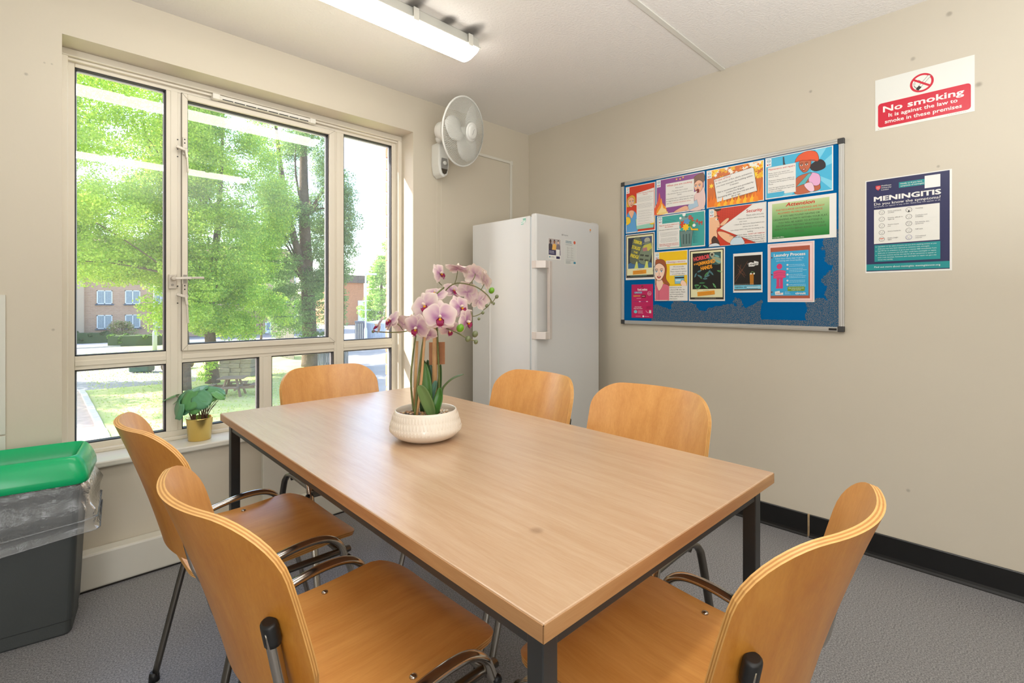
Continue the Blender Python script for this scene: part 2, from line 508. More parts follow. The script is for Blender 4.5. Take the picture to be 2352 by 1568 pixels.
for (px, py, r) in ((102, 144, 0.005), (119, 147, 0.005), (122, 757, 0.007), (60, 170, 0.008)):
    p = on_y(px, py, WY - 0.0008); smudge(wwn, 'scuff_mark', p, r, r, (0, -1, 0), m_sm)
m_soot = smudge_mat('soot_stain', (70, 66, 60), 0.58)
for (px, py, rx, ry) in ((1078, 74, 0.13, 0.055), (1030, 48, 0.07, 0.045), (950, 12, 0.16, 0.045)):
    p = on_z(px, py, CZ - 0.0012); smudge(cl_, 'soot_stain', p, rx, ry, (0, 0, -1), m_soot)

# ------------------------------------------------------------------ window
FY = 2.76
win = thing('window_1', 'cream aluminium window with six panes and a central casement', 'window', (0, 0, 0)); del win['category']; del win['label']
win['kind'] = 'structure'
fr = MB()
yb = 2.805
fr.box(OX0, 0.114, FY, yb, 0.50, OZ1); fr.box(1.613, OX1, FY, yb, 0.50, OZ1)
fr.box(0.114, 1.613, FY, yb, 2.121, OZ1); fr.box(0.114, 1.613, FY, yb, OZ0, 0.530)
fr.box(OX0, OX1, 2.725, 2.765, 2.150, OZ1)                       # head bead
fr.box(OX0, OX1, 2.740, 2.765, 2.138, 2.150)
fr.box(OX0, 0.092, 2.725, 2.765, OZ0, 2.150); fr.box(1.640, OX1, 2.725, 2.765, OZ0, 2.150)
fr.box(OX0, OX1, 2.735, 2.765, OZ0, 0.506)
win_f = fr.build('window_frame', m_frame, win, bevel=0.0025)
mu = MB()
for (a, b) in ((0.432, 0.494), (1.236, 1.295)):
    mu.box(a, b, FY, yb, 0.530, 2.121); mu.box(a + 0.017, b - 0.017, FY - 0.003, FY + 0.01, 0.530, 2.121)
mu.build('mullion', m_frame, win, bevel=0.0015)
for (a, b) in ((0.114, 0.432), (0.494, 1.236), (1.295, 1.613)):
    t = MB().box(a, b, FY + 0.001, yb, 0.846, 0.904); t.box(a, b, FY - 0.003, FY + 0.01, 0.863, 0.885)
    t.build('transom', m_frame, win, bevel=0.0015)
sb = MB().box(0.835, 0.895, FY, yb, 0.530, 0.846); sb.box(0.852, 0.878, FY - 0.003, FY + 0.01, 0.530, 0.846)
sb.build('mullion', m_frame, win, bevel=0.0015)
# casement
cs = MB(); CY = 2.748
A0, A1, B0, B1 = 0.492, 1.238, 0.902, 2.121
P0, P1, Q0, Q1 = 0.515, 1.205, 0.930, 2.095
cs.box(A0, P0, CY, 2.80, B0, B1); cs.box(P1, A1, CY, 2.80, B0, B1)
cs.box(P0, P1, CY, 2.80, B0, Q0); cs.box(P0, P1, CY, 2.80, Q1, B1)
case = cs.build('casement', m_frame, win, bevel=0.002)
gp = MB()
gp.box(A0 - 0.002, A1 + 0.002, 2.756, 2.7595, B1 - 0.001, B1 + 0.003); gp.box(A0 - 0.002, A0, 2.752, 2.7598, B0, B1)
for (x0, z0, x1, z1) in ((A0, B0, P0, Q0), (A0, B1, P0, Q1), (A1, B0, P1, Q0), (A1, B1, P1, Q1)):   # mitre lines
    gp.bar((x0, CY - 0.0002, z0), (x1, CY - 0.0002, z1), 0.0012, 0.001, up=(0, 1, 0))
gp.build('joint_line', mat('grey_joint', (120, 112, 100), 0.8), win)
m_glass = glass_pane('window_glass', 1.68, 0.07)
panes = [(0.114, 0.432, 0.904, 2.121), (0.515, 1.205, 0.930, 2.095), (1.295, 1.613, 0.904, 2.121),
         (0.114, 0.432, 0.530, 0.846), (0.494, 0.835, 0.530, 0.846), (0.895, 1.236, 0.530, 0.846), (1.295, 1.613, 0.530, 0.846)]
for (a, b, c, d) in panes:
    g = MB(); q = 0.004
    g.box(a, a + q, FY + 0.004, yb, c, d); g.box(b - q, b, FY + 0.004, yb, c, d)
    g.box(a, b, FY + 0.004, yb, c, c + q); g.box(a, b, FY + 0.004, yb, d - q, d)
    gk = g.build('gasket', m_gasket, win)
    MB().add([(a, 2.782, c), (b, 2.782, c), (b, 2.782, d), (a, 2.782, d)], [(0, 1, 2, 3)]).build('pane', m_glass, win)
    sp = MB()
    sp.box(a + q, a + q + 0.004, 2.786, 2.800, c, d); sp.box(b - q - 0.004, b - q, 2.786, 2.800, c, d)
    sp.box(a, b, 2.786, 2.800, d - q - 0.005, d - q)
    sp.build('spacer_bar', mat('pale_spacer', (190, 192, 200), 0.4), win)
# trickle vent
v = MB().box(0.618, 1.108, 2.722, 2.758, 2.124, 2.146); v.box(0.612, 0.645, 2.716, 2.758, 2.122, 2.148); v.box(1.082, 1.114, 2.716, 2.758, 2.122, 2.148)
vent = v.build('trickle_vent', mat('white_vent_plastic', (228, 224, 214), 0.4), win, bevel=0.003)
vs = MB()
for k in range(8):
    x = 0.655 + k * 0.053
    vs.box(x, x + 0.047, 2.7185, 2.726, 2.126, 2.1295)
vs.build('vent_slot', m_black, vent)
# fasteners and the keyed handle
m_handle = mat('grey_cast_metal', (196, 188, 176), 0.4, 0.35)
def fastener(z, lever, name='window_catch'):
    h = MB()
    h.box(0.493, 0.512, 2.738, 2.749, z - 0.02, z + 0.062)
    h.lathe([(0.011, 0), (0.011, 0.016), (0.007, 0.019)], 14, (0.503, 2.742, z), 0, rot_to((0, -1, 0)))
    h.bar((0.503, 2.730, z), (0.468, 2.736, z + 0.012), 0.012, 0.016, up=(0, 1, 0))
    h.bar((0.503, 2.727, z), (0.507, 2.722, z - 0.04), 0.010, 0.017, up=(0, 1, 0))
    h.bar((0.507, 2.722, z - 0.035), (0.510, 2.718, z - lever), 0.007, 0.013, up=(0, 1, 0))
    o = h.build(name, m_handle, win, bevel=0.0015)
    d = MB()
    for dz in (0.035, 0.052): d.lathe([(0.0032, 0), (0.0032, 0.001)], 8, (0.501, 2.738, z + dz), 0, rot_to((0, -1, 0)))
    for dz in (-0.03, 0.006, 0.05): d.lathe([(0.0032, 0), (0.0032, 0.001)], 8, (0.476, 2.757, z + dz), 0, rot_to((0, -1, 0)))
    d.build('screw_hole', m_black, o)
    return o
fastener(1.848, 0.105); fastener(1.158, 0.125)
h = MB().box(0.440, 0.470, 2.745, 2.758, 1.195, 1.262)
h.lathe([(0.011, 0), (0.011, 0.02), (0.008, 0.024)], 16, (0.457, 2.747, 1.243), 0, rot_to((0, -1, 0)))
h.bar((0.457, 2.728, 1.243), (0.525, 2.712, 1.247), 0.005, 0.012, up=(0, 0, 1)); h.bar((0.525, 2.712, 1.247), (0.575, 2.712, 1.249), 0.005, 0.010, up=(0, 0, 1))
kh = h.build('window_handle', m_handle, win, bevel=0.002)
k2 = MB(); k2.lathe([(0.0055, 0), (0.0055, 0.003)], 12, (0.454, 2.745, 1.213), 0, rot_to((0, -1, 0)))
k2.box(0.497, 0.511, 2.743, 2.749, 1.205, 1.262); k2.box(0.497, 0.511, 2.743, 2.749, 1.168, 1.192)
k2.build('lock', mat('dull_steel', (150, 146, 140), 0.35, 0.8), kh)

# ------------------------------------------------------------------ ceiling lamps
m_tube = emit('lit_diffuser', (255, 252, 244), LAMP_E)
m_lampbody = mat('lamp_housing', (196, 194, 184), 0.5)
def batten(x0, x1, yc, label):
    L0 = x1 - x0
    t = thing('ceiling_lamp', label, 'lamp', (x0, yc, CZ), 0, 'fluorescent ceiling lamps')
    def trough(pts, a, b, inset):
        rows = []
        for (x, k) in ((a, 0.0), (a + 0.004, 0.55), (a + 0.02, 1), (b - 0.02, 1), (b - 0.004, 0.55), (b, 0.0)):
            rows.append([(x, p[0] * (0.9 + 0.1 * k), pts[0][1] + (p[1] - pts[0][1]) * (k if inset else 1)) for p in pts])
        return rows
    b = MB()
    pr = [(-0.062, -0.048), (-0.054, -0.006), (-0.050, 0.0), (0.050, 0.0), (0.054, -0.006), (0.062, -0.048)]
    b.prism(pr, 0.0, L0, 0, Matrix(((0, 0, 1), (1, 0, 0), (0, 1, 0))))
    b.box(-0.004, L0 + 0.004, -0.068, 0.068, -0.054, -0.046)
    b.build('lamp_housing', m_lampbody, t, bevel=0.003)
    pts = [(-0.064, -0.052)] + [(-0.062 * math.cos(a), -0.062 - 0.034 * math.sin(a)) for a in [math.pi * i / 12 for i in range(13)]] + [(0.064, -0.052)]
    d = MB().grid(trough(pts, 0.0, L0, True))
    d.build('diffuser', m_tube, t)
    for x in (0.06, 0.36, L0 - 0.36, L0 - 0.06):
        for sgn in (-1, 1):
            c = MB(); c.box(x - 0.013, x + 0.013, sgn * 0.0685 - 0.002, sgn * 0.0685 + 0.002, -0.062, -0.010)
            c.box(x - 0.013, x + 0.013, sgn * 0.066 - 0.004, sgn * 0.066 + 0.004, -0.014, -0.008)
            c.build('clip', mat('clear_clip', (216, 212, 200), 0.3), t)
    return t
batten(0.02, 1.525, 1.860, 'lit fluorescent batten lamp on the ceiling nearest the window')
batten(0.02, 1.500, 0.230, 'lit fluorescent batten lamp on the ceiling above the camera, mirrored in the window')

# ------------------------------------------------------------------ table
m_top = wood('beech_laminate', (194, 163, 132), (178, 141, 106), (9, 0.55, 9), 1.0, 0.33, 0.7, 0.35, 0.4)
m_edge = wood('beech_edge', (190, 146, 100), (166, 120, 76), (0.8, 0.8, 16), 1.0, 0.4)
m_leg = mat('dark_grey_metal', (48, 49, 50), 0.42, 0.0, 0.5)
TBL = (0.8676, 1.2098); TH = 0.730; TROT = math.radians(-0.75)
tb = thing('dining_table', 'rectangular beech laminate table on dark grey square legs', 'table', (TBL[0], TBL[1], 0), TROT)
MB().box(-0.4, 0.4, -0.8, 0.8, TH - 0.025, TH).build('tabletop', [m_top], tb, bevel=0.0025)
eb = MB()
for (a, b, c, d) in ((-0.4006, -0.3990, -0.8006, 0.8006), (0.3990, 0.4006, -0.8006, 0.8006), (-0.4006, 0.4006, -0.8006, -0.7990), (-0.4006, 0.4006, 0.7990, 0.8006)):
    eb.box(a, b, c, d, TH - 0.0252, TH - 0.0022)
eb.build('edge_band', m_edge, tb)
p_ = on_z(1242, 1216, TH) - Vector((TBL[0], TBL[1], 0))
smudge(tb, 'ring_stain', Vector((p_.x, p_.y, TH + 0.0005)), 0.017, 0.017, (0, 0, 1), smudge_mat('tabletop_stain', (140, 108, 82), 0.22))
li, lw = 0.378, 0.030
for sx in (-1, 1):
    for sy in (-1, 1):
        x, y = sx * (li - lw / 2), sy * (0.778 - lw / 2)
        lg = MB().box(x - lw / 2, x + lw / 2, y - lw / 2, y + lw / 2, 0.006, TH - 0.025).build('leg', m_leg, tb, bevel=0.002)
        MB().box(x - lw / 2, x + lw / 2, y - lw / 2, y + lw / 2, 0.0, 0.008).build('foot', m_black, lg, bevel=0.002)
for sx in (-1, 1):
    MB().box(sx * 0.363 - 0.0125, sx * 0.363 + 0.0125, -0.748, 0.748, TH - 0.062, TH - 0.025).build('apron', m_leg, tb, bevel=0.001)
for sy in (-1, 1):
    MB().box(-0.348, 0.348, sy * 0.763 - 0.0125, sy * 0.763 + 0.0125, TH - 0.062, TH - 0.025).build('apron', m_leg, tb, bevel=0.001)

# ------------------------------------------------------------------ chairs
m_ply = wood('beech_ply_face', (226, 164, 90), (206, 140, 68), (0.9, 9, 0.9), 0.8, 0.34, 0.15, 0.3, 0.45)
m_ply_shade = wood('beech_ply_shaded', (196, 134, 54), (176, 110, 36), (9, 9, 0.6), 0.8, 0.36, 0.15, 0.3, 0.45)  # rear of the backrest: same beech, shade put into a darker colour
m_ply_lit = wood('beech_ply_lit', (222, 164, 96), (202, 140, 74), (9, 9, 0.6), 0.8, 0.34, 0.2, 0.3, 0.45)  # front of the backrest: same beech, lightened in colour to look lit
m_plyl = mat('ply_edge_light', (226, 174, 104), 0.45, var=(60, 0.15))
m_plyd = mat('ply_edge_dark', (190, 132, 66), 0.5, var=(60, 0.15))
m_chrome = mat('worn_chrome', (190, 184, 176), 0.16, 1.0)
m_dkchrome = mat('dull_chrome_leg', (120, 116, 110), 0.30, 1.0)

def ply_shell(rows_fn, n_rows, n_cols, thick, W, rt, rb, H, back_mi=0):
    """curved plywood panel; rows_fn(s, d) -> (point, normal) with s lateral in metres and d distance along 0..H"""
    ds = []
    for i in range(n_rows + 1):
        t = i / n_rows
        ds.append(H * (0.5 - 0.5 * math.cos(math.pi * t)))
    F, B, E = [], [], []
    for d in ds:
        hw = W
        if d < rb: hw = W - rb + math.sqrt(max(rb * rb - (rb - d) ** 2, 0))
        e = H - d
        if e < rt: hw = min(hw, W - rt + math.sqrt(max(rt * rt - (rt - e) ** 2, 0)))
        rf, rk = [], []
        for j in range(n_cols + 1):
            sx = -hw + 2 * hw * j / n_cols
            p, nn = rows_fn(sx, d)
            rf.append(p + nn * (thick / 2)); rk.append(p - nn * (thick / 2))
        F.append(rf); B.append(rk)
    m = MB()
    m.grid(F, 0); m.grid([r[::-1] for r in B], back_mi)
    ringF = F[0][:] + [r[-1] for r in F[1:]] + F[-1][::-1][1:] + [r[0] for r in F[::-1][1:-1]]
    ringB = B[0][:] + [r[-1] for r in B[1:]] + B[-1][::-1][1:] + [r[0] for r in B[::-1][1:-1]]
    n = len(ringF)
    cen = sum(ringF, Vector()) / n
    NL = 5
    for k in range(NL):
        a, b = k / NL, (k + 1) / NL
        A, C = [], []
        for f, g in zip(ringF, ringB):
            A.append(f.lerp(g, a)); C.append(f.lerp(g, b))
        v = A + C
        m.add(v, [(i, n + i, n + (i + 1) % n, (i + 1) % n) for i in range(n)], 1 if k % 2 == 0 else 2, False)
    return m

def make_chair(label):
    t = thing('dining_chair', label, 'chair', (0, 0, 0), 0, 'plywood dining chairs around the table')
    # seat: d runs from the rear edge to the front edge
    SL = 0.415
    def seat(s, d):
        x = -0.175 + d
        z = 0.466 - 0.010 * math.sin(math.pi * min(d / 0.36, 1.0)) + 0.0
        e = d - 0.325
        sl = 0.0
        if e > 0: z -= 2.9 * e * e; sl = -5.8 * e
        z += 0.12 * s * s
        return Vector((x, s, z)), Vector((-sl, -0.24 * s, 1)).normalized()
    ply_shell(seat, 22, 12, 0.012, 0.212, 0.075, 0.10, SL).build('seat', [m_ply, m_plyl, m_plyd], t)
    HB = 0.355
    def back(s, d):
        tt = d / HB
        bow = 1.55 * s * s
        x = -0.192 - 0.081 * tt - 0.023 * tt * tt + bow * (0.75 + 0.25 * tt)
        z = 0.508 + d * 0.922
        dx = (-0.076 - 0.046 * tt) / HB
        return Vector((x - 0.006, s, z)), Vector((1, -3.1 * s, -dx)).normalized()
    ply_shell(back, 26, 16, 0.012, 0.224, 0.095, 0.105, HB, 3).build('backrest', [m_ply_lit, m_plyl, m_plyd, m_ply_shade], t)
    for sg in (-1, 1):
        f = MB()
        P = [(0.285, sg * 0.248, 0.012), (0.200, sg * 0.241, 0.34), (0.168, sg * 0.238, 0.436), (0.148, sg * 0.237, 0.472), (0.108, sg * 0.236, 0.492),
             (0.045, sg * 0.236, 0.494), (-0.03, sg * 0.235, 0.482), (-0.105, sg * 0.231, 0.464), (-0.150, sg * 0.222, 0.470), (-0.176, sg * 0.206, 0.505), (-0.191, sg * 0.197, 0.56), (-0.2125, sg * 0.193, 0.676)]
        f.tube(P, [0.012, 0.0125] + [0.0138] * 10, 12, 0, True, 6, 0.68, (1, 0, 0))
        fo = f.build('side_frame', m_chrome, t)
        MB().tube([(-0.2080, sg * 0.1932, 0.654), (-0.2125, sg * 0.193, 0.678), (-0.2137, sg * 0.193, 0.684), (-0.2141, sg * 0.193, 0.686)], [0.0156, 0.0156, 0.0145, 0.010], 14, 0, True, 3, 0.74, (1, 0, 0)).build('end_cap', m_black, fo)
        MB().lathe([(0.0135, 0.0), (0.013, 0.018), (0.011, 0.024)], 12, (0.287, sg * 0.248, 0.0)).build('foot', m_black, fo)
        r = MB()
        r.tube([(-0.185, sg * 0.262, 0.012), (-0.105, sg * 0.245, 0.36), (-0.088, sg * 0.238, 0.420), (-0.06, sg * 0.232, 0.438), (0.0, sg * 0.228, 0.440), (0.19, sg * 0.226, 0.436)], 0.0125, 12, 0, True, 5, 0.7, (1, 0, 0))
        ro = r.build('leg', m_dkchrome, t)
        MB().lathe([(0.0145, 0.0), (0.0135, 0.018), (0.011, 0.026)], 12, (-0.186, sg * 0.262, 0.0)).build('foot', m_black, ro)
        for x in (0.035, 0.10):
            if x > 0.05: continue
            MB().lathe([(0.0075, -0.001), (0.007, 0.002), (0.004, 0.0035), (0.0, 0.004)], 12, (x, sg * 0.180, 0.4668)).build('bolt', m_chrome, t)
    c = MB()
    c.tube([(0.175, -0.232, 0.424), (0.175, 0.232, 0.424)], 0.009, 10); c.tube([(-0.06, -0.228, 0.424), (-0.06, 0.228, 0.424)], 0.009, 10)
    co = c.build('cross_bar', m_dkchrome, t)
    for sg in (-1, 1): MB().lathe([(0.009, 0), (0.009, 0.008), (0.006, 0.012)], 10, (0.175, sg * 0.244, 0.424), 0, rot_to((0, sg, 0))).build('bolt_head', m_black, co)
    return t
CH = [(0.444, 0.930, 1.0, 'plywood dining chair left of the table, nearest the camera, its back towards the bin'),
      (0.443, 1.545, 1.0, 'plywood dining chair left of the table, nearest the bin and the window'),
      (0.962, 1.975, -91.0, 'plywood dining chair at the far end of the table, its back to the window'),
      (1.260, 1.405, 180.0, 'plywood dining chair right of the table, standing in front of the white fridge'),
      (1.285, 0.882, 181.0, 'plywood dining chair right of the table, below the blue noticeboard'),
      (0.850, 0.440, 88.0, 'plywood dining chair at the near end of the table, its back to the camera')]
c0 = make_chair(CH[0][3])
for i, (x, y, a, lab) in enumerate(CH):
    c = c0 if i == 0 else copy_tree(c0)
    c.location = (x, y, 0); c.rotation_euler = (0, 0, math.radians(a)); c['label'] = lab

# ------------------------------------------------------------------ printed sheets
m_paper = mat('laminated_paper', (228, 226, 220), 0.28, spec=0.5)
m_ink = attr_mat('printed_ink', 0.30, 0.5)
TXT = {}
def text_tris(body):
    if body in TXT: return TXT[body]
    cu = bpy.data.curves.new('t', 'FONT'); cu.body = body; cu.resolution_u = 2
    ob = bpy.data.objects.new('t', cu)
    me = bpy.data.meshes.new_from_object(ob)
    v = np.array([x.co[:2] for x in me.vertices] or [(0, 0)]); f = [list(p.vertices) for p in me.polygons]
    bpy.data.objects.remove(ob); bpy.data.curves.remove(cu); bpy.data.meshes.remove(me)
    TXT[body] = (v, f); return TXT[body]

def smooth_loop(pts, sub=5):
    n = len(pts); out = []
    for i in range(n):
        p0, p1, p2, p3 = [Vector(pts[(i + k - 1) % n]) for k in range(4)]
        for s in range(sub):
            t = s / sub
            out.append(0.5 * ((2 * p1) + (p2 - p0) * t + (2 * p0 - 5 * p1 + 4 * p2 - p3) * t * t + (3 * p1 - p0 - 3 * p2 + p3) * t ** 3))
    return [(p.x, p.y) for p in out]

class Print:
    """flat ink on a sheet, in millimetres from its top left corner"""
    def __init__(s):
        s.v = []; s.f = []; s.c = []; s.n = 1; s.clip = None
    def _z(s):
        s.n += 1; return s.n * 2.2e-5
    def poly(s, pts, col):
        if s.clip:
            a, b, c, d = s.clip
            pts = [(min(max(p[0], a), c), min(max(p[1], b), d)) for p in pts]
        z = s._z(); o = len(s.v)
        s.v += [(p[0] / 1000, -p[1] / 1000, z) for p in pts]; s.c += [lin(col)] * len(pts)
        ar = sum(pts[i][0] * pts[(i + 1) % len(pts)][1] - pts[(i + 1) % len(pts)][0] * pts[i][1] for i in range(len(pts)))
        idx = list(range(o, o + len(pts)))
        s.f.append(idx[::-1] if ar > 0 else idx)
    def rect(s, a, b, c, d, col): s.poly([(a, b), (c, b), (c, d), (a, d)], col)
    def rrect(s, a, b, c, d, r, col):
        P = []
        for (cx, cy, a0) in ((c - r, b + r, -90), (c - r, d - r, 0), (a + r, d - r, 90), (a + r, b + r, 180)):
            for k in range(5):
                t = math.radians(a0 + k * 22.5); P.append((cx + r * math.cos(t), cy + r * math.sin(t)))
        s.poly(P, col)
    def grad(s, a, b, c, d, c0, c1, n=10):
        for i in range(n):
            t = i / (n - 1); s.rect(a, b + (d - b) * i / n, c, b + (d - b) * (i + 1) / n, [c0[k] + (c1[k] - c0[k]) * t for k in range(3)]); s.n -= 1
        s.n += 1
    def ell(s, x, y, rx, ry, col, n=20, rot=0):
        c, q = math.cos(rot), math.sin(rot)
        s.poly([(x + rx * math.cos(t) * c - ry * math.sin(t) * q, y + rx * math.cos(t) * q + ry * math.sin(t) * c) for t in [2 * math.pi * i / n for i in range(n)]], col)
    def ring(s, x, y, r, w, col, n=28, fill=(226, 226, 220)):
        s.ell(x, y, r, r, col, n); s.ell(x, y, r - w, r - w, fill, n)
    def line(s, pts, w, col):
        z = s._z()
        for i in range(len(pts) - 1):
            a = Vector(pts[i]); b = Vector(pts[i + 1]); d = b - a
            if d.length < 1e-6: continue
            n = Vector((-d.y, d.x)).normalized() * w / 2; e = d.normalized() * w * 0.2
            a = a - e; b = b + e
            o = len(s.v)
            s.v += [(p.x / 1000, -p.y / 1000, z) for p in (a + n, b + n, b - n, a - n)]; s.c += [lin(col)] * 4
            s.f.append([o, o + 1, o + 2, o + 3])
    def blob(s, pts, col, out=None, w=1.0, sub=5):
        L = smooth_loop(pts, sub); s.poly(L, col)
        if out: s.line(L + [L[0]], w, out)
    def shape(s, pts, col, out=None, w=1.0):
        s.poly(pts, col)
        if out: s.line(list(pts) + [pts[0]], w, out)
    def star(s, x, y, r, n, col, inner=0.5, rot=0, ry=None):
        ry = ry or r
        s.poly([(x + (r if i % 2 == 0 else r * inner) * math.cos(rot + math.pi * i / n), y + (ry if i % 2 == 0 else ry * inner) * math.sin(rot + math.pi * i / n)) for i in range(2 * n)], col)
    def flame(s, x, y, w, h, col):
        s.blob([(x - w / 2, y), (x - w * 0.52, y - h * 0.3), (x - w * 0.2, y - h * 0.62), (x - w * 0.05, y - h), (x + w * 0.12, y - h * 0.55), (x + w * 0.42, y - h * 0.42), (x + w * 0.5, y)], col, sub=3)
    def bars(s, x0, x1, y, n, step, col=(120, 120, 120), w=1.0, ragged=0.25, align='l'):
        """lines of print too small to read"""
        for i in range(n):
            l = (x1 - x0) * (1 - ragged * random.random())
            a = x0 if align == 'l' else (x0 + x1 - l) / 2
            x = a
            while x < a + l - 2:
                e = min(x + random.uniform(3, 9), a + l); s.rect(x, y + i * step - w / 2, e, y + i * step + w / 2, col); s.n -= 1; x = e + 1.6
        s.n += 1

class Letters(Print):
    def text(s, body, x, y, h, col, align='l', bold=0.0, w=None, rot=0.0, shear=0.0):
        v, f = text_tris(body)
        k = h / 0.69
        P = v * k
        x0, x1 = P[:, 0].min(), P[:, 0].max(); wd = x1 - x0
        if w and wd > 0.01: P = P.copy(); P[:, 0] = (P[:, 0] - x0) * (w / wd) + (0); wd = w
        else: P = P.copy(); P[:, 0] -= x0
        P[:, 0] += P[:, 1] * shear
        if align == 'c': P[:, 0] -= wd / 2
        elif align == 'r': P[:, 0] -= wd
        c, q = math.cos(rot), math.sin(rot)
        bold = bold or 0.004
        e = bold * k
        for (ex, ey) in (((0, 0),) if bold <= 0 else ((-e, 0), (e, 0)) if bold < 0.015 else ((-e, -e * 0.6), (e, -e * 0.6), (-e, e * 0.6), (e, e * 0.6))):   # heavier strokes by overprinting
            z = s._z(); o = len(s.v)
            s.v += [((x + (p[0] + ex) * c - (p[1] + ey) * q) / 1000, (-(y) + (p[0] + ex) * q + (p[1] + ey) * c) / 1000, z) for p in P]
            s.c += [lin(col)] * len(P)
            s.f += [[i + o for i in g] for g in f]

def ink_mesh(pr, name, parent):
    if not pr.f: return None
    me = bpy.data.meshes.new(name); me.from_pydata(pr.v, [], pr.f); me.materials.append(m_ink); me.update()
    ob = bpy.data.objects.new(name, me); COL.objects.link(ob); ob.parent = parent
    set_cols(ob, pr.c)
    return ob

BRD_X = RX - 0.0145         # face of the felt
ROT_R = Matrix(((0, 0, -1), (-1, 0, 0), (0, 1, 0)))       # sheet on the right wall
ROT_F = Matrix(((1, 0, 0), (0, 0, -1), (0, 1, 0)))        # sheet facing the camera side (-y)
def sheet(name, label, cat, x, y, z, w, h, art, group=None, rot=ROT_R, thick=0.0006, paper=None, tilt=0.0):
    m = MB().box(0, w / 1000, -h / 1000, 0, -thick, 0)
    o = m.build(name, paper or m_paper)
    o.matrix_world = Matrix.Translation((x, y, z)) @ (rot @ Matrix.Rotation(tilt, 3, 'Z')).to_4x4()
    tag(o, label, cat, group)
    p = Print(); t = Letters()
    art(p, t)
    t_off = (p.n + 2) * 2.2e-5
    t.v = [(a, b, c + t_off) for (a, b, c) in t.v]
    ink_mesh(p, 'printed_picture', o); lt_ = ink_mesh(t, 'lettering', o)
    if lt_: lt_['kind'] = 'stuff'
    return o

K = (30, 28, 28); RED = (200, 58, 40); GREY = (72, 70, 70); SKIN = (232, 178, 146); WHITE = (228, 226, 220)
def logo(p, t, x=2, y=2, s=1.0):
    p.rect(x, y, x + 25 * s, y + 40 * s, (226, 230, 232))
    p.ring(x + 12.5 * s, y + 12 * s, 8 * s, 1.6 * s, (70, 130, 150), 20, (226, 230, 232))
    p.rect(x + 5 * s, y + 10.6 * s, x + 20 * s, y + 13.4 * s, (110, 160, 175))
    p.shape([(x + 4 * s, y + 27 * s), (x + 10 * s, y + 27 * s), (x + 10 * s, y + 31 * s), (x + 7 * s, y + 35 * s), (x + 4 * s, y + 31 * s)], (200, 40, 50))
    p.rect(x + 12 * s, y + 27 * s, x + 22 * s, y + 29 * s, GREY); p.rect(x + 12 * s, y + 31 * s, x + 20 * s, y + 33 * s, GREY)

def face(p, x, y, r, skin, lip=(190, 50, 50), eye=(70, 120, 170), turn=0.0, smile=True, out=K):
    """comic strip face, three quarter view; turn shifts the features"""
    p.blob([(x - r * 0.72, y - r * 0.5), (x, y - r), (x + r * 0.72, y - r * 0.5), (x + r * 0.68, y + r * 0.35), (x + r * 0.3, y + r * 0.95), (x, y + r * 1.08), (x - r * 0.3, y + r * 0.95), (x - r * 0.68, y + r * 0.35)], skin, out, r * 0.045)
    for sg in (-1, 1):
        ex = x + sg * r * 0.32 + turn * r; ey = y - r * 0.02
        p.ell(ex, ey, r * 0.17, r * 0.10, (240, 240, 238), 12); p.ell(ex, ey, r * 0.085, r * 0.095, eye, 10); p.ell(ex, ey, r * 0.04, r * 0.05, K, 8)
        p.line([(ex - r * 0.19, ey - r * 0.09), (ex, ey - r * 0.14), (ex + r * 0.19, ey - r * 0.08)], r * 0.06, K)
        p.line([(ex - r * 0.2, ey - r * 0.24 - sg * 0.0), (ex, ey - r * 0.32), (ex + r * 0.2, ey - r * 0.26)], r * 0.06, K)
    nx = x + turn * r * 1.3
    p.line([(nx, y + r * 0.1), (nx + r * 0.07, y + r * 0.34), (nx - r * 0.04, y + r * 0.37)], r * 0.04, (150, 90, 70))
    p.blob([(nx - r * 0.24, y + r * 0.58), (nx, y + r * 0.52), (nx + r * 0.24, y + r * 0.58), (nx + r * 0.1, y + r * 0.76), (nx - r * 0.1, y + r * 0.76)], lip, out, r * 0.03)
    if smile: p.blob([(nx - r * 0.15, y + r * 0.60), (nx, y + r * 0.57), (nx + r * 0.15, y + r * 0.60), (nx, y + r * 0.66)], (240, 238, 234))

